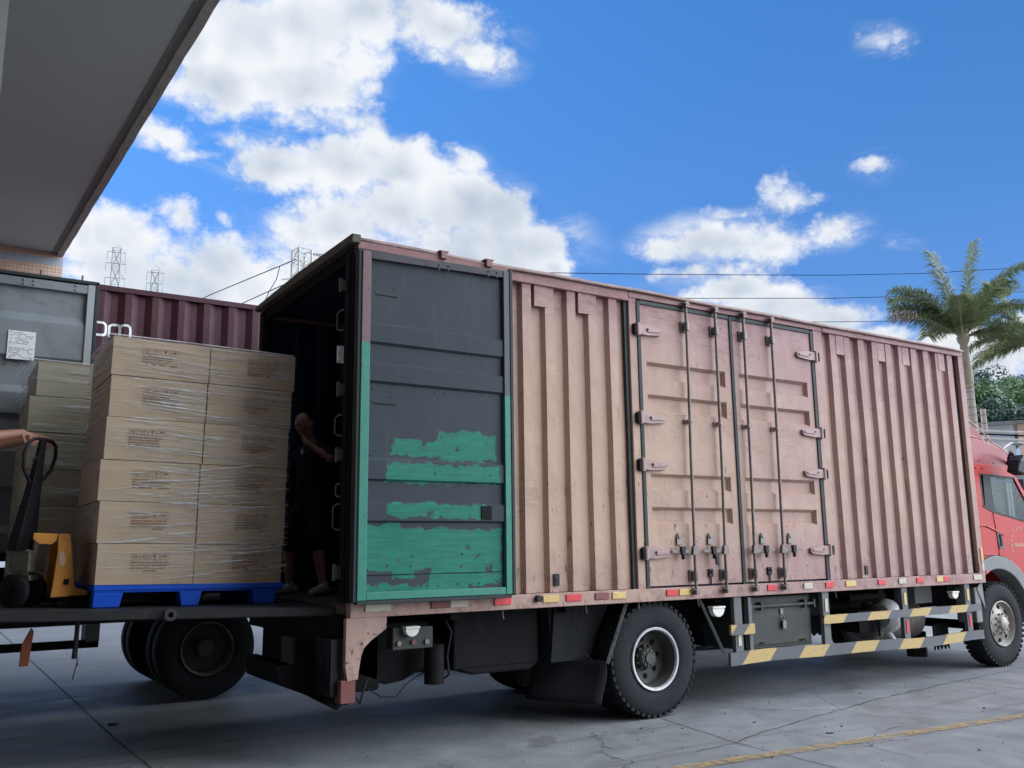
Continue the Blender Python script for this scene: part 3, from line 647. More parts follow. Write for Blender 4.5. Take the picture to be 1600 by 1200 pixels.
# reflectors along the bottom rail (x, half width, material, label)
for x, hw, mt_, lb in ((.23, .11, m_refc, 'blank cream plate at the rear end of the rail'), (.78, .085, m_refd, None), (.955, .085, m_refc, None), (1.38, .085, m_refr, None), (1.88, .085, m_refy, None), (2.13, .085, m_refr, None), (2.45, .08, m_refd, None), (2.65, .08, m_refy, None),
                   (3.31, .075, m_refr, None), (3.475, .075, m_refy, None), (4.71, .07, m_refr, None), (5.28, .07, m_refc, None), (5.63, .065, m_refr, None), (6.0, .09, m_refy, None), (6.56, .07, m_refr, None), (6.95, .07, m_refc, None), (7.30, .07, m_refr, None), (7.70, .07, m_refy, None), (7.84, .06, m_refr, None), (8.52, .09, m_refc, None)):
    b = MB(); b.box(x-hw, x+hw, -.036, -.026, 1.135-.028+.01, 1.135+.034+.01); o_ = b.build('reflector', mt_, T, bevel=.004)
    if lb: o_['label'] = lb
b = MB(); b.box(8.655, 8.70, -.028, -.02, 1.34, 1.52); b.build('reflector', m_refy, T); b = MB(); b.box(8.655, 8.70, -.028, -.02, 1.22, 1.33); b.build('reflector', m_refc, T)
# small hooks under the rail
b = MB()
for x in (1.39, 2.28, 2.9, 3.66, 5.75): b.tube([(x, -.005, 1.08), (x, -.012, 1.02), (x+.01, -.012, 1.0)], .005, 6)
b.each('rail_hook', m_steel, T)

# rear skirt bracket, lamps
b = MB(); cv = [(.31, 1.075), (.31, .985), (.25, .945), (.18, .90), (.125, .85), (.10, .79), (.085, .70), (.075, .62), (-.01, .61), (-.03, .72), (-.03, 1.075)]
b.prism(cv, 'y', -.02, .03); b.build('rear_skirt', m_truck, T, bevel=.004)
b = MB(); b.box(-.06, .06, -.012, .10, .45, .62); b.build('bumper_end', m_refd, T, bevel=.006)
b = MB(); b.box(-.12, -.03, .05, .36, .50, .92); 
for k in range(6): b.box(-.135, -.12, .07+k*.045, .09+k*.045, .66, .90)
b.build('tail_lamp', m_black, T, bevel=.004)
b = MB(); b.box(-.05, .05, .1, 2.4, .42, .60); b.box(-.04, .06, .1, 2.4, .88, 1.09); b.each('rear_bumper', m_chassis, T, bevel=.006)
b = MB(); b.box(-.075, -.05, 1.02, 1.32, .64, .86); b.build('number_plate', M('grimy_yellow_plate', (.085, .065, .022), .6, var=.6, scale=30), T)
b = MB(); b.box(.42, .78, .10, .22, .80, .97); b.build('control_box', m_toolbox, T, bevel=.006)
b = MB(); 
for x in (.47, .72): b.cyl((x, .095, .85), (x, .08, .85), .020, 14)
b.each('control_knob', m_steel, T)
b = MB(); b.cyl((.60, .095, .855), (.60, .08, .855), .020, 14); b.each('control_knob', m_refd, T)
def half_lamp(x, z, r, y=.0):
    b = MB(); a = [(x+r*math.cos(PI+k*PI/12), z+r*math.sin(PI+k*PI/12)) for k in range(13)]
    b.prism(a, 'y', y, y+.06); b.box(x-r*1.05, x+r*1.05, y-.01, y+.07, z, z+.02); b.build('side_lamp', m_lamp, T, bevel=.006)
half_lamp(.565, .962, .062, .04); half_lamp(3.95, .97, .085); half_lamp(8.05, .97, .07)
# chassis, under-body gear
b = MB()
for y in (.75, 1.65): b.box(.05, 10.3, y, y+.10, .74, 1.0)
for x in (.15, 1.0, 2.2, 4.1, 5.4, 6.8, 8.2): b.box(x, x+.10, .2, 2.3, 1.0, 1.09)
for x in (.6, 2.3, 3.9, 6.0, 8.2): b.box(x, x+.09, .85, 1.65, .76, .98)
b.build('chassis_rail', m_chassis, T)
b = MB(); b.box(1.15, 2.05, .42, .95, .55, 1.06); b.prism([(1.2, .56), (1.35, .50), (1.95, .50), (2.05, .56)], 'y', .42, .95); b.build('battery_box', m_chassis, T, bevel=.02)
b = MB(); b.cyl((.91, .32, .48), (.91, .32, .80), .085, 20); b.build('air_filter', m_chassis, T, smooth=True)
b = MB(); b.cyl((.82, .8, .72), (2.15, .8, .72), .21, 20); b.build('air_tank', m_chassis, T, smooth=True)
b = MB()   # spare gear and cables hanging behind the rear skirt
b.prism([(.15, .98), (.95, .98), (.9, .58), (.72, .50), (.55, .48), (.35, .55), (.2, .62)], 'y', .5, .9)
b.build('suspension_bracket', m_chassis, T, bevel=.02)
b = MB()
b.tube([(.22, .40, .62), (.30, .33, .50), (.42, .30, .42), (.55, .30, .41), (.66, .33, .50), (.80, .36, .56), (.9, .34, .60)], .006, 6)
b.tube([(.98, .28, 1.02), (1.03, .24, .90), (1.0, .26, .70), (1.02, .26, .55), (.97, .30, .50)], .012, 6)
b.tube([(2.42, .25, 1.05), (2.36, .25, .86), (2.30, .25, .76), (2.42, .2, .62), (2.5, .2, .56)], .005, 6)
b.tube([(.10, .25, .62), (.14, .22, .48), (.20, .22, .40), (.24, .25, .50), (.30, .3, .58)], .010, 6)
b.each('cable', m_rubber, T)
b = MB(); b.prism([(-.45, .72), (.10, .72), (.15, .52), (.11, .38), (.06, .345), (-.40, .60)], 'y', .36, .40); b.build('mud_flap', M_void, T)
b = MB(); b.box(.06, .50, .5, 2.3, .44, 1.07); b.build('underframe', m_chassis, T, bevel=.03)
b = MB(); b.lathe([(.0, .10), (.0, .40), (.06, .50), (.20, .50), (.26, .40), (.26, .1)], (1.5, 1.35, .62), 'z', 30); b.build('spare_wheel', m_rubber, T, smooth=True)
# wheel arch braces + mud flaps
b = MB(); b.tube([(2.815, .06, 1.08), (2.56, .06, .54)], .020, 4); b.build('flap_brace', m_greyp, T)
b = MB(); b.tube([(3.74, .06, 1.08), (4.05, .06, .53)], .018, 4); b.build('flap_brace', m_greyp, T)
fl = MB(); vs = []
for i in range(9):
    for j in range(9):
        u, v_ = i/8, j/8; y = .07+u*.62; z = .56-v_*.38+.02*u; x = 2.55-.42*u-.05*v_+.02*math.sin(v_*5)
        vs.append((x+.015*math.sin(u*7), y, z))
fl.add(vs, [(i*9+j, (i+1)*9+j, (i+1)*9+j+1, i*9+j+1) for i in range(8) for j in range(8)])
fo = fl.build('mud_flap', m_rubber, T, smooth=True); sm_ = fo.modifiers.new('t', 'SOLIDIFY'); sm_.thickness = .012
b = MB(); b.prism([(2.15, 1.06), (2.78, 1.06), (2.54, .56), (2.1, .56)], 'y', .30, .33); b.prism([(2.12, .56), (2.54, .56), (2.13, 1.06), (2.10, 1.06)], 'y', .33, .75); b.each('inner_guard', m_rubber, T)
# toolbox
b = MB(); b.box(4.42, 5.44, .10, .70, .52, 1.05); tb = b.build('toolbox', m_toolbox, T, bevel=.012)
b = MB(); b.box(4.50, 5.38, .085, .10, .56, .955); b.build('toolbox_door', m_toolbox, tb, bevel=.004)
b = MB(); b.cyl((4.46, .06, .955), (5.46, .06, .955), .018, 10)
for x in (4.62, 4.47, 5.30, 5.45): b.box(x-.012, x+.012, .04, .10, .915, 1.0)
b.build('lock_bar', m_toolbox, tb, smooth=True)
b = MB(); b.box(4.93, 4.97, .07, .085, .86, .92); b.tube([(4.93, .07, .80), (4.93, .06, .835), (4.96, .06, .84), (4.97, .06, .80)], .006, 6); b.prism([(4.935, .72), (4.985, .71), (4.99, .79), (4.94, .80)], 'y', .05, .075); b.build('padlock', m_steel, tb, bevel=.003)
b = MB(); b.box(4.60, 4.66, .07, .085, .575, .59); b.box(5.22, 5.30, .07, .085, .575, .59); b.each('toolbox_hinge', m_chassis, tb)
# side guards
for x in (4.22, 5.585, 7.01, 8.31):
    b = MB(); b.box(x-.055, x+.055, .0, .05, .45, 1.08); pz = b.build('guard_post', m_greyp, T, bevel=.005)
    for z, mm in (((.66, m_refc),) if x < 5 else ((.94, m_refy if x > 6 else m_refc), (.62, m_refr)) if x > 6 else ((.93, m_refc),)):
        b = MB(); b.box(x-.022, x+.022, -.008, -.001, z-.07, z+.07); b.build('reflector', mm, pz)
b = MB(); b.box(4.37, 4.42, .0, .05, .50, 1.06); b.build('guard_post', m_greyp, T, bevel=.005)
def beam(x0, x1, za0, zb0, za1, zb1, key, wav=0):
    b = MB(); n = 16; vs = []
    for i in range(n+1):
        u = i/n; x = x0+(x1-x0)*u; dz_ = wav*math.sin(u*7.0)*.5+wav*math.sin(u*15)*.3
        zl = za0+(za1-za0)*u+dz_; zh = zb0+(zb1-zb0)*u+dz_; y = -.03+wav*.6*math.sin(u*6)
        vs += [(x, y, zl), (x, y, zh), (x, y+.03, zh), (x, y+.03, zl)]
    fs = [(0, 1, 2, 3), (n*4+3, n*4+2, n*4+1, n*4)]
    for i in range(n):
        for k in range(4): fs.append((i*4+k, (i+1)*4+k, (i+1)*4+(k+1) % 4, i*4+(k+1) % 4))
    b.add(vs, fs); b.build('guard_beam', m_str[key], T)
beam(5.50, 8.53, .735, .825, .735, .82, 'stripe_long'); beam(4.05, 8.53, .405, .53, .385, .49, 'stripe_low', .022); beam(4.08, 4.42, .70, .80, .70, .80, 'stripe_stub')
# tanks and fittings between the guards
b = MB(); b.cyl((7.25, .75, .62), (8.15, .75, .62), .24, 28); b.ball((8.15, .75, .62), .24, 20, 8, (.3, 1, 1)); b.ball((7.25, .75, .62), .24, 20, 8, (.3, 1, 1)); b.build('air_tank', M('scuffed_tank', (.24, .22, .19), .45, .4, var=.5, scale=6, dirt=(.07, .06, .05), dirtamt=.7), T, smooth=True)
b = MB(); b.lathe([(-.13, .02), (-.12, .15), (-.05, .20), (.05, .20), (.12, .15), (.13, .02)], (7.15, .38, .72), 'x', 22); b.tube([(7.15, .38, .52), (7.17, .32, .44), (7.15, .3, .38)], [.05, .045, .07], 12); b.build('exhaust_pipe', m_rimw, T, smooth=True)
b = MB(); b.box(7.66, 8.02, .30, .60, .84, 1.06); b.build('fuse_box', m_greyp, T, bevel=.01)
b = MB(); b.box(6.6, 7.0, .35, .75, .55, .80); b.tube([(6.9, .3, .50), (6.9, .3, .66), (6.86, .3, .68)], .014, 8); b.tube([(6.6, .5, .95), (7.3, .5, .95)], .05, 12); b.build('valve_box', m_chassis, T, bevel=.01)
b = MB()
fr = [(6.25, .80)]+[(6.25+.055*k+(.027 if k % 2 else 0), .47+(.04 if k % 2 else 0)) for k in range(0, 14)]+[(7.0, .80)]
b.prism(fr, 'y', 1.0, 1.02); b.build('rubber_fringe', m_rubber, T)

# ------------------------------------------------------------------ wheels
RW = .54
def make_tyre(b, y0=0, w=.28, seg=56, lugs=True):
    pr = [(.035, .285), (.008, .31), (-.002, .36), (.0, .43), (.008, .475), (.022, .505), (.040, .525), (.055, .532), (w-.055, .532), (w-.040, .525), (w-.012, .48), (w, .40), (w-.02, .30)]
    b.lathe([(y0+h, r) for h, r in pr], (0, 0, 0), 'y', seg)
    for k in range(46 if lugs else 0):                      # tread lugs
        a = 2*PI*k/46; 
        for yy0, yy1, da in ((.010, .085, 0), (.10, w-.10, .5), (w-.085, w-.010, 0)):
            aa = a+da*2*PI/46; h = .040
            ca, sa = math.cos(aa), math.sin(aa)
            vs = []
            for rr in (.515 if yy0 < .05 or yy1 > w-.05 else .528, .5405):
                for yy in (yy0, yy1):
                    for s_ in (-h/2, h/2):
                        rr2 = rr-(.010 if (yy < .02 or yy > w-.02) else 0)
                        vs.append((ca*rr2-sa*s_, y0+yy, sa*rr2+ca*s_))
            b.add(vs, [(0, 1, 3, 2), (4, 6, 7, 5), (0, 4, 5, 1), (2, 3, 7, 6), (0, 2, 6, 4), (1, 5, 7, 3)])
    return b
def wheel(kind, parent, x, y, flip=False, label=None):
    root = thing('wheel', (0, 0, 0), None, None)
    make_tyre(MB(), lugs=(kind in ('rear', 'front') or parent is T)).build('tyre', m_rubber, root, smooth=True)
    b = MB()
    if kind == 'rear':
        b.lathe([(.035, .285), (.0, .292), (-.006, .287), (-.002, .270), (.02, .262)], (0, 0, 0), 'y', 48); b.build('rim', m_rimw, root, smooth=True)
        b = MB(); b.lathe([(.02, .262), (.10, .250), (.165, .240), (.178, .225), (.19, .10), (.12, .095), (.10, .085), (.095, .001)], (0, 0, 0), 'y', 40)
        b.build('rim_dish', m_rimd, root, smooth=True)
        b = MB()
        for k in range(10):
            a = 2*PI*k/10; b.cyl((math.cos(a)*.105, .19, math.sin(a)*.105), (math.cos(a)*.105, .14, math.sin(a)*.105), .014, 6)
            a += .3; b.cyl((math.cos(a)*.07, .10, math.sin(a)*.07), (math.cos(a)*.07, .088, math.sin(a)*.07), .010, 6)
        b.cyl((0, .10, 0), (0, .075, 0), .052, 18); b.build('hub', m_rimd, root)
        b = MB()
        for k in range(8): a = 2*PI*k/8; b.cyl((math.cos(a)*.175, .181, math.sin(a)*.175), (math.cos(a)*.175, .179, math.sin(a)*.175), .028, 14)
        b.each('hand_hole', M_hole, root)
    elif kind == 'front':
        b.lathe([(.035, .285), (.0, .290), (-.004, .280), (.02, .262), (.045, .255), (.06, .24), (.045, .18), (.02, .13), (.015, .10), (-.02, .09), (-.035, .07), (-.04, .001)], (0, 0, 0), 'y', 48); b.build('rim', m_rims, root, smooth=True)
        b = MB()
        for k in range(10): a = 2*PI*k/10; b.cyl((math.cos(a)*.125, .03, math.sin(a)*.125), (math.cos(a)*.125, -.01, math.sin(a)*.125), .015, 6)
        b.build('hub', m_rims, root)
        b = MB()
        for k in range(8):
            a = 2*PI*k/8+.2; b.ball((math.cos(a)*.205, .050, math.sin(a)*.205), .032, 12, 6, (1, .28, 1))
        b.each('hand_hole', M_hole, root)
    elif kind == 'trailer':
        b.lathe([(.035, .285), (.0, .290), (-.004, .280), (.02, .262), (.10, .25), (.16, .235), (.17, .11), (.06, .10), (.04, .08), (.035, .001)], (0, 0, 0), 'y', 40); b.build('rim', m_rimd, root, smooth=True)
    else:
        b.lathe([(.05, .285), (.08, .25), (.10, .001)], (0, 0, 0), 'y', 32); b.build('rim', m_rimd, root, smooth=True)
    off = Vector((0, 0, 0)); q = parent
    while q is not None: off += q.location; q = q.parent
    root.parent = parent; root.location = Vector((x, y, RW))-off; root.rotation_euler = (0, random.uniform(0, 6), PI if flip else 0)
    if label: root['label'] = label
    return root
M_hole = M('dark_hole', (.006, .006, .006), .9)
wheel('rear', T, 3.13, .04); wheel('inner', T, 3.13, .36); wheel('rear', T, 3.13, 2.46, True); wheel('inner', T, 3.13, 2.14, True)
wheel('front', T, 9.11, .04); wheel('front', T, 9.11, 2.46, True)
b = MB(); b.cyl((3.13, .4, .54), (3.13, 2.1, .54), .09, 16); b.ball((3.13, 1.25, .54), .24, 18, 12); b.cyl((9.11, .3, .5), (9.11, 2.2, .5), .06, 12); b.build('axle', m_chassis, T, smooth=True)

# ------------------------------------------------------------------ cab
C0, C1 = .05, 2.45
low = [(8.79, 1.34)]+[(9.11+.875*math.cos(a), .54+.875*math.sin(a)) for a in [R(112-k*9) for k in range(0, 12)]]+[(9.99, .60), (10.62, .60), (10.70, .95), (10.66, 1.45), (10.35, 1.79), (9.92, 1.86), (9.17, 1.98), (8.985, 2.045), (8.79, 2.07)]
CB = MB(); CB.prism(low, 'y', C0, C0+.05); CB.prism(low, 'y', C1-.05, C1)
CB.box(8.79, 8.84, C0+.05, C1-.05, 1.15, 2.52); CB.prism([(10.57, .62), (10.62, .60), (10.70, .95), (10.66, 1.45), (10.35, 1.79), (10.30, 1.75), (10.60, 1.42), (10.64, .96)], 'y', C0+.05, C1-.05)
CB.box(8.84, 10.5, C0+.05, C1-.05, 1.40, 1.46)
for ya, yb in ((C0, C0+.05), (C1-.05, C1)):
    CB.prism([(8.79, 2.07), (8.955, 2.05), (8.935, 2.49), (8.79, 2.50)], 'y', ya, yb)             # rear pillar
    CB.prism([(8.79, 2.49), (9.80, 2.455), (9.845, 2.50), (9.80, 2.60), (8.79, 2.62)], 'y', ya, yb)
    CB.prism([(9.78, 2.46), (9.85, 2.47), (10.40, 1.79), (10.30, 1.79)], 'y', ya, yb)            # windscreen pillar
cabb = CB.build('cab_body', m_red, T, bevel=.01)
b = MB(); b.prism([(8.80, 2.60), (9.82, 2.58), (9.86, 2.52), (9.82, 2.66), (9.72, 2.79), (9.55, 2.865), (9.40, 2.90), (9.0, 2.96), (8.80, 2.97)], 'y', C0+.02, C1-.02); b.build('cab_roof', m_redd, T, bevel=.03)
b = MB(); b.prism([(8.82, 2.965), (9.43, 2.91), (9.40, 2.945), (9.22, 3.09), (9.0, 3.20), (8.82, 3.27)], 'y', C0+.12, C1-.12)
b.prism([(8.84, 3.06), (9.10, 3.0), (9.30, 2.955), (8.84, 2.99)], 'y', C0+.085, C0+.13); b.build('roof_fairing', m_redd, T, bevel=.025)
b = MB(); b.tube([(9.86, .12, 2.50), (9.83, .08, 2.66), (9.72, .075, 2.80), (9.55, .075, 2.875), (9.43, .1, 2.93), (9.22, .14, 3.11), (9.0, .15, 3.22), (8.84, .15, 3.28)], .008, 6); b.build('edge_trim', M('pink_trim', (.62, .35, .30), .4), T, smooth=True)
b = MB()
for x, z in ((8.86, 2.56), (9.02, 2.555), (8.98, 2.66), (9.30, 2.64)): b.ball((x, C0-.003, z), .010, 8, 5)
b.each('rivet', m_black, T)
b = MB(); b.prism([(9.0, 2.05), (9.02, 2.48), (9.19, 2.475), (9.22, 1.97), (9.17, 1.98)], 'y', C0-.004, C0+.03); b.prism([(8.955, 2.045), (8.985, 2.05), (8.965, 2.48), (8.935, 2.48)], 'y', C0-.002, C0+.03); b.prism([(8.94, 2.47), (9.80, 2.445), (9.80, 2.468), (8.94, 2.492)], 'y', C0-.003, C0+.03)
b.prism([(8.955, 2.04), (9.17, 1.975), (9.92, 1.855), (10.33, 1.785), (10.33, 1.81), (9.92, 1.88), (9.18, 2.0), (8.96, 2.065)], 'y', C0-.006, C0+.03); b.build('window_trim', m_black, T)
for ya in (C0+.012, C1-.03):
    b = MB(); b.prism([(9.20, 1.98), (9.92, 1.87), (10.33, 1.79), (9.80, 2.46), (9.19, 2.475)], 'y', ya, ya+.006); b.prism([(8.98, 2.05), (9.03, 2.04), (9.03, 2.48), (8.965, 2.48)], 'y', ya, ya+.006); b.each('window', m_glass, T)
b = MB(); b.quad((10.33, C0+.05, 1.80), (10.33, C1-.05, 1.80), (9.81, C1-.05, 2.47), (9.81, C0+.05, 2.47)); b.build('windscreen', m_glass, T)
b = MB(); b.prism([(9.225, 2.40), (9.82, 2.38), (9.76, 2.45), (9.22, 2.46)], 'y', C0+.02, C0+.024); b.build('tinted_strip', M('blue_tint', (.03, .22, .50), .4), T)
b = MB(); b.tube([(9.38, C0+.018, 2.455), (9.42, C0+.018, 2.43), (9.50, C0+.018, 2.425), (9.58, C0+.018, 2.44), (9.62, C0+.018, 2.46)], .006, 6); b.build('green_cord', M('green_cord', (.01, .22, .12), .5), T)
# door: shut line, handle recess, crease, writing
b = MB(); b.tube([(9.165, C0-.001, 1.98), (9.19, C0-.001, 1.80), (9.215, C0-.001, 1.55), (9.22, C0-.001, 1.40)], .006, 4)
b.tube([(8.80, C0-.001, 1.415), (9.25, C0-.001, 1.41), (9.45, C0-.001, 1.36)], .005, 4); b.each('shut_line', m_black, T)
b = MB(); b.prism([(9.20, 1.745), (9.30, 1.715), (9.335, 1.62), (9.36, 1.50), (9.24, 1.495), (9.215, 1.60)], 'y', C0-.008, C0+.02); hd = b.build('door_handle', m_greyp, T, bevel=.004)
b = MB(); b.prism([(9.245, 1.69), (9.285, 1.69), (9.305, 1.60), (9.30, 1.53), (9.255, 1.53), (9.26, 1.60)], 'y', C0-.022, C0-.008); b.build('grip', m_black, hd, bevel=.006)
b = MB(); b.tube([(8.82, C0-.002, 1.80), (8.95, C0-.004, 1.80), (9.15, C0-.004, 1.745), (9.30, C0-.004, 1.70), (9.36, C0-.002, 1.675)], .012, 6); b.build('body_crease', m_red, T, smooth=True)
RX = Matrix.Rotation(PI/2, 4, 'X')
b = MB(); glyph = random.Random(5)
for k in range(9):                                      # an arc of small characters
    a = R(196-k*17); c = Vector((9.78+.24*math.cos(a), 1.535+.24*math.sin(a)))
    t_ = Vector((math.sin(a), -math.cos(a))); n2_ = Vector((math.cos(a), math.sin(a)))
    for s_ in range(3):
        q = c+n2_*(s_-1)*.014; hw = .016*glyph.uniform(.5, 1)
        b.prism([tuple(q-t_*hw-n2_*.003), tuple(q+t_*hw-n2_*.003), tuple(q+t_*hw+n2_*.003), tuple(q-t_*hw+n2_*.003)], 'y', C0-.003, C0-.001)
    q = c; b.prism([tuple(q-t_*.003-n2_*.018), tuple(q+t_*.003-n2_*.018), tuple(q+t_*.003+n2_*.018), tuple(q-t_*.003+n2_*.018)], 'y', C0-.003, C0-.001)
b.build('door_lettering', m_cream, T)
text_mesh('0756-2956', .055, m_cream, 'door_number', T, Matrix.Translation((9.60, C0-.002, 1.525)) @ RX)
# grey wheel arch
b = MB(); arc = [R(148-k*8) for k in range(0, 20)]
b.prism([(8.68, 1.04), (8.69, 1.33), (8.79, 1.345)]+[(9.11+.87*math.cos(a), .54+.87*math.sin(a)) for a in [R(110-k*9) for k in range(0, 12)]]+[(9.95, .50), (9.86, .50)]+[(9.11+.70*math.cos(a), .54+.70*math.sin(a)) for a in [R(4+k*9) for k in range(0, 16)]]+[(8.70, .80)], 'y', C0-.03, C0+.22)
b.build('wheel_arch', m_greyl, T, bevel=.012)
b = MB(); b.box(8.52, 8.655, .03, .30, .58, 1.02); b.build('mudguard', m_greyl, T, bevel=.015)
b = MB(); b.box(8.80, 8.86, C0-.038, C0-.03, 1.19, 1.23); b.build('marker_lamp', m_refr, T)
b = MB(); b.tube([(8.5, .9, .42), (8.5, .9, .10)], .13, 10); b.prism([(8.3+.04*k, .30 if k % 2 else .22) for k in range(9)]+[(8.62, .55), (8.3, .55)], 'y', .5, .52); b.each('mud_flap', m_rubber, T)
# mirror, seat, steering wheel
b = MB(); b.prism([(9.25, 2.50), (9.42, 2.46), (9.55, 2.47), (9.60, 2.60), (9.56, 2.72), (9.44, 2.73), (9.33, 2.66)], 'y', -.30, -.14); b.prism([(9.56, 2.50), (9.68, 2.47), (9.66, 2.62), (9.60, 2.66)], 'y', -.34, -.18); mr = b.build('mirror', m_black, T, bevel=.02)
b = MB(); b.tube([(9.42, -.16, 2.74), (9.50, -.10, 2.78), (9.62, 0, 2.72), (9.72, .07, 2.64)], .022, 8); b.build('mirror_arm', m_black, mr, smooth=True)
b = MB(); b.tube([(9.34, -.305, 2.63), (9.42, -.31, 2.705), (9.54, -.31, 2.70)], .012, 6); b.build('mirror_edge', m_greyl, mr, smooth=True)
for y in (.65, 1.85):
    b = MB(); b.box(9.0, 9.5, y-.27, y+.27, 1.46, 1.72); b.prism([(8.95, 1.7), (9.12, 1.7), (9.02, 2.22), (8.90, 2.20)], 'y', y-.25, y+.25); b.box(8.90, 9.0, y-.13, y+.13, 2.22, 2.40); b.build('seat', M_hole if y < 1 else m_black, T, bevel=.03)
b = MB(); b.lathe([(-.018, .19), (0, .21), (.018, .19), (0, .17), (-.018, .19)], (0, 0, 0), 'z', 28)
st = b.build('steering_wheel', M('maroon_cover', (.16, .025, .025), .5), None, smooth=True); st.parent = T; st.rotation_euler = (0, R(-28), 0); st.location = Vector((9.92, .62, 2.0))-T.location
b = MB(); b.box(9.95, 10.45, .12, 2.38, 1.45, 1.86); b.build('dashboard', m_greyp, T, bevel=.04)

# ------------------------------------------------------------------ container and its trailer
m_maroon = M('maroon_container_paint', (.062, .020, .030), .55, var=.25, scale=1.6, dirt=(.095, .045, .055), dirtamt=.5, chips=(.05, .03, .025), chipthr=.74, world=True)
m_grey = M('grey_door_paint', (.21, .235, .245), .5, var=.16, scale=1.8, dirt=(.12, .13, .13), dirtamt=.7, chips=(.10, .08, .06), chipthr=.72, world=True)
m_greylt = M('pale_grey_edge', (.33, .36, .37), .45, var=.12, scale=3, dirt=(.25, .27, .27), dirtamt=.4, world=True)
K = thing('shipping_container', (3.3, 4.77, 1.5), 'maroon corrugated shipping container with its grey door folded back, behind the truck', 'container')
KX0, KX1, KY, KZ0, KZ1 = -2.78, 9.4, 3.55, 1.52, 4.43
KPER, KFIRST, KD = .278, -1.245-.278*5, .045
def ky(x):
    u = (x-KFIRST) % KPER; lo_, sl = .072, .068
    if u < sl: return KY+KD*(1-u/sl)
    if u < KPER-lo_-sl: return KY
    if u < KPER-lo_: return KY+KD*(u-(KPER-lo_-sl))/sl
    return KY+KD
q = corr(KX0+.12, KX1-.12, KZ0+.15, KZ1-.055, KY, KD, KFIRST, KPER, .072, .068); q.build('side_wall', m_maroon, K)
b = MB(); b.box(KX0+.1, KX1-.1, KY+2.40, KY+2.44, KZ0+.1, KZ1-.05); b.build('side_wall', m_maroon, K)
b = MB(); b.box(KX0, KX1, KY-.012, KY+.07, KZ1-.06, KZ1); b.box(KX0, KX1, KY+2.37, KY+2.44, KZ1-.06, KZ1); b.each('top_rail', m_maroon, K, bevel=.004)
b = MB(); b.box(KX0, KX1, KY-.012, KY+.07, KZ0, KZ0+.16); b.box(KX0, KX1, KY+2.37, KY+2.44, KZ0, KZ0+.16); b.each('bottom_rail', m_maroon, K, bevel=.004)
b = MB(); b.box(KX0+.02, KX1-.02, KY+.07, KY+2.37, KZ1-.04, KZ1-.015); b.build('roof', m_maroon, K)
b = MB(); b.box(KX1-.12, KX1-.0, KY+.07, KY+2.37, KZ0, KZ1-.06); b.build('end_wall', m_maroon, K)
b = MB()
for x in (KX0, KX1-.12):
    for y in (KY-.015, KY+2.335): b.box(x-.003, x+.12, y, y+.12, KZ0-.004, KZ1+.006)
b.each('corner_post', m_maroon, K, bevel=.004)
b = MB(); b.box(KX0+.02, KX1-.1, KY+.07, KY+2.37, KZ0+.06, KZ0+.14); b.build('floor', m_floor, K)
def ribbon_on_wall(pts, wd, name):
    """painted stroke following the corrugation; pts in x,z"""
    b = MB(); L = []
    for i in range(len(pts)-1):
        a, c = Vector(pts[i]), Vector(pts[i+1]); n = max(1, int((c-a).length/.006)); L += [a.lerp(c, k/n) for k in range(n)]
    L.append(Vector(pts[-1])); vs = []
    closed = (L[0]-L[-1]).length < 1e-4
    for i, p in enumerate(L):
        d = (L[min(i+1, len(L)-1)]-L[max(i-1, 0)]).normalized(); nn = Vector((-d.y, d.x))*wd/2
        for s_ in (-1, 1): c = p+nn*s_; vs.append((c.x, ky(c.x)-.004, c.y))
    b.add(vs, [(2*i, 2*i+2, 2*i+3, 2*i+1) for i in range(len(L)-1)])
    return b.build(name, m_white, K)
def rrect(cx, cz, hx, hz, r, a0=0, a1=360):
    pts = []
    for k in range(0, 49):
        a = R(a0+(a1-a0)*k/48); c, s_ = math.cos(a), math.sin(a); e = .5
        pts.append((cx+hx*math.copysign(abs(c)**e, c), cz+hz*math.copysign(abs(s_)**e, s_)))
    return pts
ribbon_on_wall(rrect(-1.425, 3.945, .075, .068, .05), .026, 'letter_o')
mz0 = 3.868
ribbon_on_wall([(-1.315, mz0), (-1.315, 4.0)], .026, 'letter_m_stroke')
ribbon_on_wall([(-1.315, 3.985), (-1.30, 4.005), (-1.275, 4.012), (-1.235, 4.012), (-1.217, 4.0), (-1.212, 3.97), (-1.212, mz0)], .026, 'letter_m_stroke')
ribbon_on_wall([(-1.212, 3.985), (-1.195, 4.005), (-1.17, 4.012), (-1.135, 4.010), (-1.115, 3.995), (-1.108, 3.96), (-1.108, mz0)], .026, 'letter_m_stroke')
# folded door, grey inner face out
yo, yi = 3.425, 3.46
prof = [(1.62, yo), (1.79, yo), (1.87, yi), (2.20, yi), (2.24, yo), (2.59, yo), (2.665, yi), (2.93, yi), (2.97, yo), (3.175, yo), (3.255, yi), (3.52, yi), (3.56, yo), (3.92, yo), (4.005, yi), (4.27, yi)]
b = MB(); b.box(-2.74, -1.50, 3.475, 3.50, 1.60, 4.385); Gd = b.build('container_door', m_grey, K)
b = MB(); vs = [(x, y, z) for z, y in prof for x in (-2.70, -1.575)]; b.add(vs, [(2*i, 2*i+1, 2*i+3, 2*i+2) for i in range(len(prof)-1)]); b.build('inner_panel', m_grey, Gd)
b = MB(); b.box(-2.70, -1.575, 3.41, 3.475, 4.27, 4.36); b.build('door_frame', m_grey, Gd, bevel=.004)
b = MB(); b.box(-1.573, -1.50, 3.405, 3.475, 1.60, 4.37); b.build('door_frame', m_greylt, Gd, bevel=.006)
b = MB(); b.box(-1.497, -1.465, 3.40, 3.52, 1.58, 4.40); b.box(-2.74, -1.465, 3.40, 3.52, 4.375, 4.41); b.each('door_seal', m_seal, Gd, bevel=.004)
b = MB()
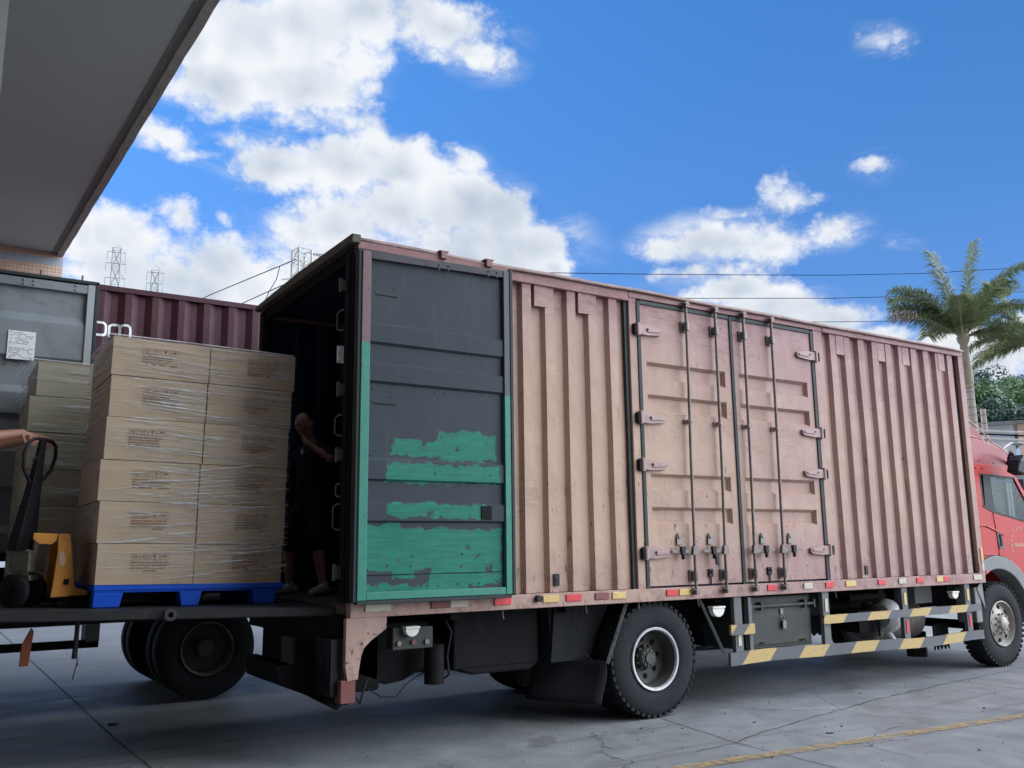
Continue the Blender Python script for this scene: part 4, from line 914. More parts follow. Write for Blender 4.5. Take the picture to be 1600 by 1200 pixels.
for x, z in ((-2.17, 4.335), (-2.08, 4.335), (-2.17, 4.295), (-2.08, 4.295), (-1.69, 4.34), (-1.69, 4.295), (-2.25, 3.47), (-2.14, 3.47), (-2.20, 2.80), (-2.11, 2.80), (-1.70, 2.80)): b.ball((x, 3.424 if z < 4 else 3.408, z), .011, 8, 5)
b.each('bolt', m_steel, Gd)
b = MB(); b.box(-2.265, -2.02, 3.418, 3.4245, 3.51, 3.80); dl = b.build('document_label', m_white, Gd)
for a in (3.455,): dl.location.y += -.004
b = MB(); rr = random.Random(3)
for k in range(17):
    z = 3.785-k*.016; x = -2.25
    if rr.random() < .2: continue
    while x < -2.05:
        wd = rr.uniform(.01, .035)
        if rr.random() < .62 and x+wd < -2.03: b.quad((x, 3.4125, z-.005), (x+wd, 3.4125, z-.005), (x+wd, 3.4125, z), (x, 3.4125, z))
        x += wd+.006
b.build('label_print', m_greyp, dl)
# container roof fittings
b = MB()
for x in (-2.02, -1.63): b.tube([(x, 3.50, 4.36), (x, 3.44, 4.40), (x, 3.44, 4.47)], .010, 6)
b.each('rope_hook', m_steel, K)

TR = thing('container_trailer', (3, 4.77, 0), 'dark skeletal trailer carrying the maroon container', 'trailer')
b = MB()
for y in (4.25, 5.15): b.box(-2.6, 9.0, y, y+.12, 1.08, 1.44)
for x in (-2.6, -1.2, .8, 3, 5.2, 7.4, 9.0): b.box(x, x+.14, 3.6, 5.94, 1.36, 1.515)
b.build('chassis', m_chassis, TR)
b = MB(); b.box(-2.75, -1.36, 3.66, 3.74, .87, 1.08); b.build('side_panel', m_chassis, TR)
b = MB(); b.box(-2.75, -1.2, 3.66, 3.72, .64, .72); b.box(-2.7, -2.6, 3.66, 5.9, .55, .68); b.each('guard_bar', m_chassis, TR)
b = MB(); b.box(-1.33, -1.20, 3.62, 3.95, .70, 1.02); b.build('flap_box', m_greyp, TR, bevel=.01)  # grey box serving as the mudguard's flap
b = MB(); b.box(-1.1, .9, 3.72, 4.15, 1.18, 1.22); b.build('mudguard', m_chassis, TR)
b = MB(); b.box(1.6, 1.75, 4.0, 4.2, .1, 1.3); b.box(5.6, 5.75, 4.0, 4.2, .1, 1.3); b.box(5.6, 5.75, 5.3, 5.5, .1, 1.3); b.each('landing_leg', m_chassis, TR)
for x in (-.08, 6.5, 7.85):
    wheel('trailer', TR, x, 3.74); wheel('inner', TR, x, 4.06); wheel('trailer', TR, x, 5.86, True); wheel('inner', TR, x, 5.54, True)
    b = MB(); b.cyl((x, 4.1, .54), (x, 5.5, .54), .08, 14); b.build('axle', m_chassis, TR)

# ------------------------------------------------------------------ loading platform
SL = .016
def dz_(x): return 1.157-SL*(x+.255)
m_deck = M('scuffed_deck_steel', (.045, .045, .046), .55, .3, var=.45, scale=3.5, dirt=(.075, .07, .06), dirtamt=.5, world=True, bscale=22, bstr=.25)
PL = thing('loading_platform', (-1.8, 2, 0), 'dark steel loading platform bridging to the rear of the truck', 'platform')
near = [(-3.7, 1.08), (-.03, .22)]
b = MB(); tp = [(-3.7, 1.08), (-.03, .22), (-.03, 3.3), (-3.7, 3.3)]
b.add([(x, y, dz_(x)) for x, y in tp]+[(x, y, dz_(x)-.03) for x, y in tp], [(0, 1, 2, 3), (7, 6, 5, 4)]+[(i, i+4, (i+1) % 4+4, (i+1) % 4) for i in range(4)]); b.build('deck_plate', m_deck, PL)
b = MB(); d = Vector((near[1][0]-near[0][0], near[1][1]-near[0][1])).normalized(); nn = Vector((-d.y, d.x))
def along(t): return near[0][0]+d.x*t, near[0][1]+d.y*t
L_ = (Vector(near[1])-Vector(near[0])).length
vs = []; n = 20
for i in range(n+1):
    x, y = along(L_*i/n); w_ = random.uniform(-.003, .003)
    for o_, zz_ in ((-.012, -.004+w_), (.05, -.004+w_), (.05, -.075), (-.012, -.062+w_)): vs.append((x+nn.x*o_, y+nn.y*o_, dz_(x)+zz_-.001))
b.add(vs, [(i*4+k, (i+1)*4+k, (i+1)*4+(k+1) % 4, i*4+(k+1) % 4) for i in range(n) for k in range(4)]+[(0, 1, 2, 3), (n*4+3, n*4+2, n*4+1, n*4)]); b.build('edge_channel', m_deck, PL)
b = MB(); b.box(-3.6, -.3, 1.6, 1.68, 1.02, 1.125); b.box(-3.6, -.3, 2.9, 2.98, 1.02, 1.125); b.each('deck_beam', m_chassis, PL)
b = MB(); x, y = along(2.55); b.lathe([(-.03, .02), (-.03, .045), (.03, .045), (.03, .02), (-.03, .02)], (x, y-.03, dz_(x)-.035), 'y', 16); b.build('hook_ring', m_deck, PL, smooth=True)
b = MB(); b.prism([(-2.135, .785), (-2.075, .785), (-2.065, .93), (-2.055, 1.03), (-2.075, 1.055), (-2.105, .99), (-2.13, .93)], 'y', 1.0, 1.03); o_ = b.build('hanging_stake', M('orange_stake', (.22, .06, .025), .6, var=.4, scale=9, dirt=(.10, .06, .04), dirtamt=.6, world=True), PL, bevel=.003); o_['label'] = 'orange tapered stake hanging under the deck'
b = MB(); b.tube([(-1.765, 1.0, 1.13), (-1.767, 1.0, .98), (-1.775, 1.0, .815)], .017, 8); b.build('hanging_stake', m_black, PL)
b = MB(); b.tube([(-1.755, .99, .98), (-1.757, .99, .85), (-1.752, .99, .78), (-1.765, .99, .72), (-1.775, .99, .665)], .004, 6); b.ball((-1.752, .99, .775), .009, 6, 4); b.build('cord', m_black, PL)
b = MB(); b.box(-3.6, -3.5, 1.2, 1.3, 0, 1.1); b.box(-3.6, -3.5, 3.0, 3.1, 0, 1.1); b.each('support_leg', m_chassis, PL)
DK = thing('dock', (-8, 2, 0), 'concrete loading dock at the left', 'dock')
b = MB(); b.box(-12, -3.7, -2.5, 7.5, 0, 1.2); b.build('dock_block', M('dock_concrete', (.26, .26, .25), .8, var=.25, scale=1, world=True), DK, bevel=.02)

# ------------------------------------------------------------------ pallets and cartons
m_bluep = M('blue_plastic', (.010, .09, .60), .38, var=.10, scale=3, dirt=(.015, .05, .25), dirtamt=.35)
PA = thing('pallet', (-1.69, .90, 1.182), 'blue plastic pallet under the front stack of cartons', 'pallet')
PA.rotation_euler = (0, SL, 0)
def lb(b, name, mat, parent, **k):       # build in the parent's own coordinates
    o = b.build(name, mat, None, **k); o.parent = parent; return o
b = MB(); b.box(0, 1.475, 0, 1.06, .128, .172); b.box(.008, 1.467, .008, 1.052, .112, .128); lb(b, 'pallet_deck', m_bluep, PA, bevel=.006)
fx = ((.005, .215), (.63, .805), (1.21, 1.42)); fy = ((.004, .17), (.45, .61), (.89, 1.056))
for x0, x1 in fx:
    for y0, y1 in fy:
        b = MB(); t_ = .022
        a = [(x0, y0, .112), (x1, y0, .112), (x1, y1, .112), (x0, y1, .112)]; c = [(x0+t_*(x0 > .1), y0+.008, .003), (x1-t_, y0+.008, .003), (x1-t_, y1-t_, .003), (x0+t_*(x0 > .1), y1-t_, .003)]
        b.add(c+a, [(3, 2, 1, 0), (4, 5, 6, 7), (0, 1, 5, 4), (1, 2, 6, 5), (2, 3, 7, 6), (3, 0, 4, 7)]); lb(b, 'foot', m_bluep, PA, bevel=.005)
m_card = card_mat('film_wrapped_card'); m_card2 = card_mat('greenish_card', (.43, .40, .29)); m_ink = M('printed_ink', (.21, .15, .11), .6, var=.35, scale=30)  # m_card2 is the greenish wrap tone of the rear stack
m_inkr = M('red_ink', (.25, .125, .09), .6, var=.35, scale=30)
def print_marks(seed, mat):
    """row of four framed handling symbols with broken lines of small print below"""
    rr = random.Random(seed); b = MB(); y = -.0022
    def q(x0, z0, x1, z1): b.quad((x0, y, z0), (x1, y, z0), (x1, y, z1), (x0, y, z1))
    for k in range(4):
        x = k*.072; z = 0; W_, H_ = .062, .052; t = .0022
        q(x, z, x+W_, z+t); q(x, z+H_-t, x+W_, z+H_); q(x, z, x+t, z+H_); q(x+W_-t, z, x+W_, z+H_)
        c = x+W_/2
        if k == 0:
            for a0 in (.3, 2.4, 4.5):
                p = [(c+.016*math.cos(a0+j*.35), y, z+.026+.016*math.sin(a0+j*.35)) for j in range(5)]; p2 = [(c+.008*math.cos(a0+j*.35), y, z+.026+.008*math.sin(a0+j*.35)) for j in range(5)]
                for j in range(4): b.quad(p[j], p[j+1], p2[j+1], p2[j])
        elif k == 1:
            for dx in (-.012, .008): q(c+dx, z+.012, c+dx+.004, z+.036); b.add([(c+dx-.005, y, z+.034), (c+dx+.009, y, z+.034), (c+dx+.002, y, z+.044)], [(0, 1, 2)])
            q(c-.018, z+.008, c+.018, z+.0105)
        elif k == 2: b.add([(c-.014, y, z+.041), (c+.014, y, z+.041), (c, y, z+.020)], [(0, 1, 2)]); q(c-.0015, z+.009, c+.0015, z+.022); q(c-.008, z+.007, c+.008, z+.010)
        else:
            p = [(c+.018*math.cos(PI*j/6), y, z+.028+.012*math.sin(PI*j/6)) for j in range(7)]; b.add(p, [tuple(range(7))]); q(c-.001, z+.010, c+.001, z+.028)
    for r_ in range(4):
        x = -.0; z = -.022-r_*.021; end = rr.uniform(.18, .27)
        while x < end:
            wd = rr.uniform(.008, .035)
            if r_ < 3 or rr.random() < .6: q(x, z, x+wd, z+.0085)
            x += wd+rr.choice((.003, .003, .009))
    return b
rows = [(1.354, 1.668), (1.668, 1.990), (1.990, 2.312), (2.312, 2.650), (2.650, 2.984), (2.984, 3.300)]
Lx = [(-1.683, -.962), (-1.688, -.955), (-1.702, -.952), (-1.680, -.935), (-1.665, -.922), (-1.668, -.912)]
Rx = [(-.958, -.238), (-.950, -.226), (-.947, -.224), (-.930, -.218), (-.917, -.200), (-.908, -.178)]
rn = ['bottom', 'second', 'third', 'fourth', 'fifth', 'top']
rows_txt = ['resting on the blue pallet', 'second layer up from the blue pallet', 'third layer up from the blue pallet', 'fourth layer up from the blue pallet', 'fifth layer up, just below the top layer', 'top layer of the front stack']
rc = random.Random(11)
for i, (z0, z1) in enumerate(rows):
    for j, (x0, x1) in enumerate((Lx[i], Rx[i])):
        z = z0-SL*(x0+1.68); Wd, Hh, Dp = x1-x0-.003, z1-z0-.004, 1.03
        bo = MB(); nx, nz = 10, 4; bul = rc.uniform(.003, .010); vs = []
        for a in range(nx+1):
            for c in range(nz+1):
                u, v_ = a/nx, c/nz; vs.append((u*Wd, -bul*math.sin(PI*u)**.6*math.sin(PI*v_)**.6+rc.uniform(-.0006, .0006), v_*Hh))
        bo.add(vs, [(a*(nz+1)+c, (a+1)*(nz+1)+c, (a+1)*(nz+1)+c+1, a*(nz+1)+c+1) for a in range(nx) for c in range(nz)])
        e = [(0, 0, 0), (Wd, 0, 0), (Wd, Dp, 0), (0, Dp, 0), (0, 0, Hh), (Wd, 0, Hh), (Wd, Dp, Hh), (0, Dp, Hh)]
        bo.add(e, [(3, 2, 1, 0), (4, 5, 6, 7), (1, 2, 6, 5), (2, 3, 7, 6), (3, 0, 4, 7)])
        co = bo.build('carton', m_card, None)
        co.location = (x0, .90+rc.uniform(-.006, .006), z); co.rotation_euler = (0, SL, rc.uniform(-.004, .004))
        tag(co, '%s carton in film, %s' % (('left-hand', 'right-hand')[j], rows_txt[i]), 'carton', 'film-wrapped cartons on the blue pallet')
        mk = print_marks(i*2+j, None).build('printed_marks', m_inkr if (i, j) in ((0, 1), (5, 0), (1, 0)) else m_ink, None, fix=False)
        mk.parent = co; mk.location = ((.235 if j == 0 else .30)+rc.uniform(-.015, .015)-(.06 if (i, j) == (3, 0) else 0), -bul-.002, Hh*.60)
def film(x0, x1, y0, y1, z0, z1, n, seed, name, label):
    """drawn-out creases of stretch film: many narrow shiny strands pulled across the stack"""
    rr = random.Random(seed); b = MB()  # pale strands shape the glints along the film's creases
    for k in range(n):
        face = 0 if rr.random() < .62 else 1
        z = rr.uniform(z0+.02, z1-.01); h = (z-z0)/(z1-z0)
        sl = {0: .05, 1: .05}[face]*(rr.gauss(0, .5)) + (.10 if h < .45 and rr.random() < .7 else -.03)*(1 if face == 0 else -2)
        ln = rr.uniform(.12, .75)*(1.2 if rr.random() < .2 else 1); wd = rr.uniform(.0010, .0030)*(1.9 if rr.random() < .16 else 1)
        if face == 0: u0 = rr.uniform(x0-.05, x1-.1); u1 = min(u0+ln, x1); u0 = max(u0, x0)
        else: u0 = rr.uniform(y0, y1-.1); u1 = min(u0+ln, y1)
        vs = []; m_ = 5
        for i in range(m_+1):
            t = i/m_; u = u0+(u1-u0)*t; zz = z+sl*(u-u0)-(SL*(u-x0) if face == 0 else 0); w2 = wd*math.sin(PI*(.12+.76*t)); of = .013+.002*math.sin(t*9+k)
            if not z0 < zz < z1: zz = min(max(zz, z0), z1)
            if face == 0: vs += [(u, y0-of, zz-w2), (u, y0-of-.002, zz), (u, y0-of, zz+w2)]
            else: vs += [(x0-of, u, zz-w2), (x0-of-.002, u, zz), (x0-of, u, zz+w2)]
        b.add(vs, [(3*i+j, 3*i+3+j, 3*i+4+j, 3*i+1+j) for i in range(m_) for j in (0, 1)])
    # gathered edge round the top
    zt = z1
    b.tube([(x0-.008, y1, zt+.002), (x0-.010, y0-.008, zt+.003), ((x0+x1)/2, y0-.012, zt+.004-SL*.7), (x1+.004, y0-.006, zt+.002-SL*1.5), (x1+.004, y1, zt-.02)], .005, 6)
    o = b.build(name, m_film, None, fix=False); tag(o, label, 'stretch film'); return o
m_film = film_mat('stretch_film')
film(-1.68, -.2, .9, 1.93, 1.36, 3.302, 820, 4, 'stretch_film', 'clear stretch film drawn round the cartons on the blue pallet')
# second stack, further back and darker
PB = thing('pallet', (-2.12, 2.3, 1.19), 'dark pallet under the rear stack of cartons, behind the pallet jack', 'pallet')
b = MB(); b.box(0, 1.45, 0, .95, .12, .16); lb(b, 'pallet_deck', m_chassis, PB, bevel=.006)
for x0 in (.0, .62, 1.24):
    for y0 in (.0, .75):
        b = MB(); b.box(x0, x0+.18, y0, y0+.18, .002, .12); lb(b, 'foot', m_chassis, PB, bevel=.005)
zr = [1.352, 1.68, 2.005, 2.33, 2.66, 2.985, 3.31]
txt2 = ['at the foot of the rear stack', 'second from the foot of the rear stack', 'third from the foot of the rear stack', 'fourth from the foot of the rear stack', 'fifth from the foot of the rear stack', 'at the top of the rear stack']
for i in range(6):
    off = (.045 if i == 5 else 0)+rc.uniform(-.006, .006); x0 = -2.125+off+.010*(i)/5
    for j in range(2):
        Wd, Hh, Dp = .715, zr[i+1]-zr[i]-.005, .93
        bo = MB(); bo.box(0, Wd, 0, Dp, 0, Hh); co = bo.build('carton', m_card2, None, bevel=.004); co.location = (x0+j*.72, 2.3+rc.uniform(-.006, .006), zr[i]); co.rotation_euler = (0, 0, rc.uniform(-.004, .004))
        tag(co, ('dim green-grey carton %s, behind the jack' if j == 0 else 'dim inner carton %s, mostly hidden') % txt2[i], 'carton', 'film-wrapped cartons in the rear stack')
film(-2.12, -.7, 2.3, 3.2, 1.36, 3.312, 520, 9, 'stretch_film', 'clear stretch film glinting on the rear stack of cartons')

# ------------------------------------------------------------------ pallet jack
m_yj = M('orange_jack_paint', (.56, .24, .045), .45, var=.2, scale=5, dirt=(.30, .09, .03), dirtamt=.6, chips=(.07, .05, .035), chipthr=.69)
m_pump = M('pump_casting', (.20, .195, .155), .5, .3, var=.3, scale=6, dirt=(.06, .055, .045), dirtamt=.6)
J = thing('pallet_jack', (-2.12, 1.40, 1.186), 'orange hand pallet jack with black handle, its forks in the blue pallet', 'pallet jack')
JX, JY, JZ = -2.12, 1.40, 1.186
for y, s_ in ((1.12, 1), (1.66, 1)):
    b = MB(); b.prism([(-1.93, 1.74), (-1.848, 1.742), (-1.83, 1.64), (-1.80, 1.42), (-1.785, 1.33), (-1.70, 1.31), (-1.69, 1.275), (-1.955, 1.262), (-1.945, 1.33), (-1.925, 1.62)], 'y', y, y+.035)
    b.prism([(-2.10, 1.75), (-1.93, 1.742), (-1.94, 1.69), (-1.97, 1.66), (-2.06, 1.665), (-2.10, 1.70)], 'y', y, y+.035); b.build('fork_frame', m_yj, J, bevel=.006)
b = MB(); b.prism([(-1.86, 1.70), (-1.85, 1.735), (-1.80, 1.34), (-1.83, 1.33)], 'y', 1.156, 1.659); b.build('back_plate', m_yj, J)
b = MB(); b.prism([(-1.83+.0, 1.40), (-1.865, 1.40), (-1.87, 1.36), (-1.835, 1.355)], 'y', 1.108, 1.121); b.build('keyhole', M_hole, J)
b = MB(); b.prism([(-1.915, 1.60), (-1.89, 1.61), (-1.875, 1.59), (-1.86, 1.53), (-1.88, 1.50), (-1.905, 1.49), (-1.91, 1.54)], 'y', 1.115, 1.1205); b.build('worn_label', M('worn_pink_label', (.50, .33, .25), .6, var=.4, scale=25), J)
for y in (1.14, 1.53): 
    b = MB(); b.box(-1.86, -.80, y, y+.17, 1.235, 1.275); b.box(-1.90, -.82, y+.01, y+.03, 1.20, 1.235); b.box(-1.90, -.82, y+.14, y+.16, 1.20, 1.235); b.build('fork', m_chassis, J, bevel=.005)
    b = MB(); b.cyl((-.98, y+.045, 1.21), (-.98, y+.125, 1.21), .035, 14); b.build('load_roller', m_black, J)
A_ = R(-48)                                       # steering turned part-way
def rotj(b):
    for i, v in enumerate(b.v):
        x, y = v[0]-JX, v[1]-JY; b.v[i] = (JX+x*math.cos(A_)-y*math.sin(A_), JY+x*math.sin(A_)+y*math.cos(A_), v[2])
    return b
for s_ in (-1, 1):
    b = MB(); y = JY+s_*.085; b.lathe([(-.03, .05), (-.03, .115), (-.022, .128), (.022, .128), (.03, .115), (.03, .05)], (JX, y, JZ+.130), 'y', 30); b.lathe([(-.025, .012), (-.020, .085)], (JX, y, JZ+.130), 'y', 24); b.lathe([(.025, .012), (.020, .085)], (JX, y, JZ+.130), 'y', 24)
    rotj(b).build('steering_wheel', m_rubber, J, smooth=True)
b = MB(); b.cyl((JX, JY, JZ+.20), (JX, JY, JZ+.44), .062, 18); b.box(JX-.075, JX+.11, JY-.08, JY+.08, JZ+.27, JZ+.43); b.box(JX-.10, JX+.10, JY-.05, JY+.05, JZ+.20, JZ+.245); b.cyl((JX+.09, JY, JZ+.40), (JX+.10, JY, JZ+.53), .022, 12); b.cyl((JX-.10, JY-.07, JZ+.46), (JX-.10, JY+.07, JZ+.46), .03, 12)
rotj(b).build('hydraulic_pump', m_pump, J, bevel=.008)
b = MB(); b.cyl((JX+.105, JY-.085, JZ+.47), (JX+.115, JY-.085, JZ+.555), .014, 10); b.build('piston', m_steel, J)
HB = Vector((-2.155, 1.38, 1.62)); HT = Vector((-2.070, 1.30, 2.475)); hd = (HT-HB).normalized()
b = MB(); 
n = 8; sd_ = Vector((math.cos(A_+PI/2), math.sin(A_+PI/2), 0)); fd = hd.cross(sd_)
vs = []
for i in range(n+1):
    t = i/n; c = HB.lerp(HT, t); wd = .075*(1-t)**1.4+.027; th = .035*(1-t)+.016
    vs += [c+sd_*wd+fd*th, c-sd_*wd+fd*th, c-sd_*wd-fd*th, c+sd_*wd-fd*th]
b.add(vs, [(4*i+k, 4*i+4+k, 4*i+4+(k+1) % 4, 4*i+(k+1) % 4) for i in range(n) for k in range(4)]+[(0, 1, 2, 3), (4*n+3, 4*n+2, 4*n+1, 4*n)])
b.build('handle_shaft', m_black, J, bevel=.005)
b = MB(); cL = HT-hd*.02; pts = []
for u, v_ in ((0, -.34), (-.05, -.31), (-.125, -.21), (-.145, -.10), (-.13, -.02), (-.09, .02), (0, .03), (.09, .02), (.13, -.02), (.145, -.10), (.125, -.21), (.05, -.31), (0, -.34)): pts.append(cL+sd_*u*1.12+hd*v_)
b.tube(pts, .0145, 10); b.build('handle_loop', m_black, J, smooth=True)
b = MB(); c = cL-hd*.10; b.tube([c-sd_*.02, c-sd_*.07-hd*.05], .008, 6); b.build('release_lever', m_black, J)

# ------------------------------------------------------------------ people
def flesh(parts, name, mat, parent, vox=.008, smooth=6):
    """closed tapered limbs and ellipsoids fused into ONE continuous surface"""
    b = MB()
    for p in parts:
        if p[0] == 'limb':
            _, pts, rs = p; b.tube(pts, rs, 14)
            for q, r_ in zip(pts, rs): b.ball(tuple(q), r_*.995, 14, 10)
        else: _, c, r3 = p[:3]; b.ball(tuple(c), 1, 18, 14, r3)
    o = b.build(name, mat, None)
    md = o.modifiers.new('r', 'REMESH'); md.mode = 'VOXEL'; md.voxel_size = vox; md.use_smooth_shade = True
    ms = o.modifiers.new('s', 'SMOOTH'); ms.iterations = smooth; ms.factor = .5
    dg = bpy.context.evaluated_depsgraph_get(); dg.update()
    me = bpy.data.meshes.new_from_object(o.evaluated_get(dg)); o.modifiers.clear(); o.data = me; me.name = name
    off = Vector((0, 0, 0)); q = parent
    while q is not None: off += q.location; q = q.parent
    me.transform(Matrix.Translation(-off)); o.parent = parent; return o
V = Vector
def hand(parts, wrist, fwd, side, up, s=1.0, curl=1.0, flip=1):
    """palm plus four fingers of unequal length, each bent at two knuckles, and a thumb from the side of the palm"""
    wrist, fwd, side, up = V(wrist), V(fwd).normalized(), V(side).normalized(), V(up).normalized()
    c = wrist+fwd*.05*s
    parts.append(('limb', [wrist, wrist+fwd*.035*s-side*.012*s, wrist+fwd*.078*s-side*.018*s], [.024*s, .022*s, .017*s])); parts.append(('limb', [wrist, wrist+fwd*.035*s+side*.014*s, wrist+fwd*.080*s+side*.018*s], [.024*s, .022*s, .017*s]))
    for k, (ln, o_) in enumerate(((.040, -.030), (.046, -.010), (.043, .011), (.034, .031))):
        p0 = wrist+fwd*(.080-.004*abs(k-1))*s+side*o_*s; a1, a2, a3 = .75*curl+.05*k, 1.65*curl+.05*k, 2.5*curl
        def dr(a): return fwd*math.cos(a)-up*math.sin(a)
        p1 = p0+dr(a1)*ln*s; p2 = p1+dr(a2)*ln*.75*s; p3 = p2+dr(a3)*ln*.5*s
        parts.append(('limb', [p0-fwd*.02*s, p0, p1, p2, p3], [.0105*s, .0105*s, .0098*s, .0088*s, .0078*s]))
    t0 = wrist+fwd*.025*s-side*.022*s*flip; t1 = t0+(fwd*.5-side*.6*flip-up*.5)*.045*s; t2 = t1+(fwd*.6-up*.9)*.034*s; t3 = t2+(fwd*.3+side*.5*flip-up*.6)*.024*s
    parts.append(('limb', [t0, t1, t2, t3], [.015*s, .0125*s, .011*s, .009*s]))
def head(parts, c, f, s=1.0):
    """c: centre of the skull; f: horizontal facing direction"""
    c = V(c); f = V(f).normalized(); u = V((0, 0, 1)); l = u.cross(f)
    def E(p, r): parts.append(('limb', [p, p+V((0, 0, .0001))], [r, r]))
    for q, r_ in ((c-f*.022*s+u*.018*s, .082*s), (c+f*.020*s+u*.022*s, .076*s), (c+f*.035*s-u*.035*s, .060*s), (c+f*.045*s-u*.070*s, .044*s), (c+f*.062*s-u*.088*s, .026*s), (c-f*.03*s-u*.03*s, .062*s)): E(q, r_)
    for s_ in (-1, 1):
        E(c+f*.078*s-u*.022*s+l*.030*s*s_, .020*s)                                       # cheek
        E(c+f*.088*s+u*.022*s+l*.028*s*s_, .014*s)                                       # brow
        parts.append(('limb', [c-f*.008*s+u*.012*s+l*.076*s*s_, c-f*.016*s-u*.022*s+l*.076*s*s_], [.016*s, .012*s]))   # ear
    parts.append(('limb', [c+f*.094*s+u*.006*s, c+f*.118*s-u*.030*s], [.010*s, .014*s]))   # nose
    parts.append(('limb', [c+f*.096*s-u*.056*s+l*.016*s, c+f*.102*s-u*.056*s, c+f*.096*s-u*.056*s-l*.016*s], [.008*s, .009*s, .008*s]))
    parts.append(('limb', [c+f*.094*s-u*.068*s+l*.014*s, c+f*.098*s-u*.069*s, c+f*.094*s-u*.068*s-l*.014*s], [.008*s, .009*s, .008*s]))
def eyes(c, f, s, parent):
    c = V(c); f = V(f).normalized(); u = V((0, 0, 1)); l = u.cross(f)
    for s_ in (-1, 1):
        b = MB(); b.ball(tuple(c+f*.088*s+u*.002*s+l*.029*s*s_), .0115*s, 12, 8); b.build('eye', m_eye, parent, smooth=True)
        b = MB(); b.ball(tuple(c+f*.0965*s+u*.002*s+l*.0295*s*s_), .0058*s, 10, 6); b.build('iris', M_hole, parent, smooth=True)
def skinmat(name, col):
    mt, t = newmat(name); p = pos(t, True); n = t.noise(p, 14, 4, .6)
    t.put(t.b.inputs['Base Color'], t.mix(n, tuple(v*.82 for v in col), tuple(v*1.15 for v in col))); t.b.inputs['Roughness'].default_value = .5
    t.b.inputs['Subsurface Weight'].default_value = .08; t.b.inputs['Subsurface Scale'].default_value = .02
    bump(t, t.noise(p, 220, 3, .6), .15, .002); return mt
m_eye = M('eye_white', (.6, .58, .55), .3); m_skin = skinmat('tanned_skin', (.36, .17, .115)); m_skin2 = skinmat('lighter_skin', (.50, .26, .18))  # m_skin2 is the lighter skin of the man in the truck
m_navy = M('navy_cotton', (.012, .014, .026), .85, var=.3, scale=8, world=True, bscale=9, bstr=.6); m_shirt = M('grey_cotton', (.12, .13, .14), .85, var=.2, scale=8, world=True, bscale=9, bstr=.6)
m_hair = M('short_black_hair', (.018, .015, .013), .7, var=.4, scale=60, world=True, bscale=160, bstr=.6); m_shoe = M('grey_trainer', (.55, .55, .53), .6, var=.4, scale=18, world=True, bscale=30); m_sole = M('dark_sole', (.03, .03, .03), .8)

def shoe(parent, p, f, mat, s=1.0):
    p = V(p); f = V(f).normalized(); l = V((0, 0, 1)).cross(f)
    pr = [('limb', [p-f*.055*s+V((0, 0, .055)), p+f*.05*s+V((0, 0, .05)), p+f*.15*s+V((0, 0, .036)), p+f*.185*s+V((0, 0, .032))], [.042*s, .044*s, .036*s, .028*s]), ('limb', [p+V((0, 0, .06)), p-f*.01+V((0, 0, .105))], [.045*s, .042*s])]
    flesh(pr, 'shoe', mat, parent, .007, 3)
    b = MB(); out = []
    for k in range(24):
        a = 2*PI*k/24; out.append(p+f*(.07+.135*math.cos(a))*s+l*(.046 if math.cos(a) < .2 else .046*.92)*math.sin(a)*s)
    b.add([(q.x, q.y, p.z+.002) for q in out]+[(q.x, q.y, p.z+.026) for q in out], [tuple(range(23, -1, -1)), tuple(range(24, 48))]+[(k, (k+1) % 24, (k+1) % 24+24, k+24) for k in range(24)]); b.build('sole', m_sole, parent)

# man standing inside the truck, turned to the left, one hand at his face
PM = thing('person', (.36, 1.9, 1.168), 'man in dark t-shirt and shorts standing in the dark truck opening, hand at his mouth', 'person')
fz = 1.168; f = V((-.93, -.36, 0)).normalized(); l = V((0, 0, 1)).cross(f)
hip = V((.38, 1.92, fz+.90)); ch = V((.40, 1.93, fz+1.27)); nk = V((.37, 1.91, fz+1.50)); hc = V((.285, 1.88, fz+1.665))
ftL = V((.44, 1.70, fz+.09)); ftR = V((.27, 2.17, fz+.09)); knL = V((.40, 1.76, fz+.49)); knR = V((.24, 2.12, fz+.49))
near_s = ch+V((.02, -.19, .13)); far_s = ch+V((-.03, .19, .13)); hipL = hip+V((.03, -.09, -.02)); hipR = hip+V((-.02, .10, -.02))
elL = V((.44, 1.60, fz+1.30)); wrL = V((.235, 1.70, fz+1.45)); elR = V((.18, 2.2, fz+1.12)); wrR = V((-.02, 2.05, fz+1.20))
pr = [('limb', [hip, ch, nk-V((0, 0, .06))], [.135, .15, .08]), ('limb', [near_s, far_s], [.06, .06]), ('limb', [nk-V((0, 0, .05)), hc-V((0, 0, .03))], [.06, .056]),
      ('limb', [near_s, elL, wrL], [.058, .044, .028]), ('limb', [far_s, elR, wrR], [.058, .044, .028]),
      ('limb', [hipL, knL, knL.lerp(ftL, .35), ftL], [.09, .058, .058, .036]), ('limb', [hipR, knR, knR.lerp(ftR, .35), ftR], [.09, .058, .058, .036])]
head(pr, hc, f, 1.05); hand(pr, wrL, (hc+f*.10-V((0, 0, .05)))-wrL, (0, .2, 1), (.2, .9, .1), 1, .6); hand(pr, wrR, (-.8, -.2, .3), (0, 1, 0), (0, 0, 1), 1, .5)
flesh(pr, 'body', m_skin2, PM, .008, 4); eyes(hc, f, 1.05, PM)
pr = [('limb', [hip-V((0, 0, .02)), hip+V((0, 0, .12)), ch, nk-V((0, 0, .09))], [.150, .152, .168, .088]), ('limb', [near_s, near_s.lerp(elL, .72)], [.074, .068]), ('limb', [far_s, far_s.lerp(elR, .72)], [.074, .068]), ('limb', [near_s, far_s], [.074, .074])]
flesh(pr, 't_shirt', m_navy, PM, .010, 5)
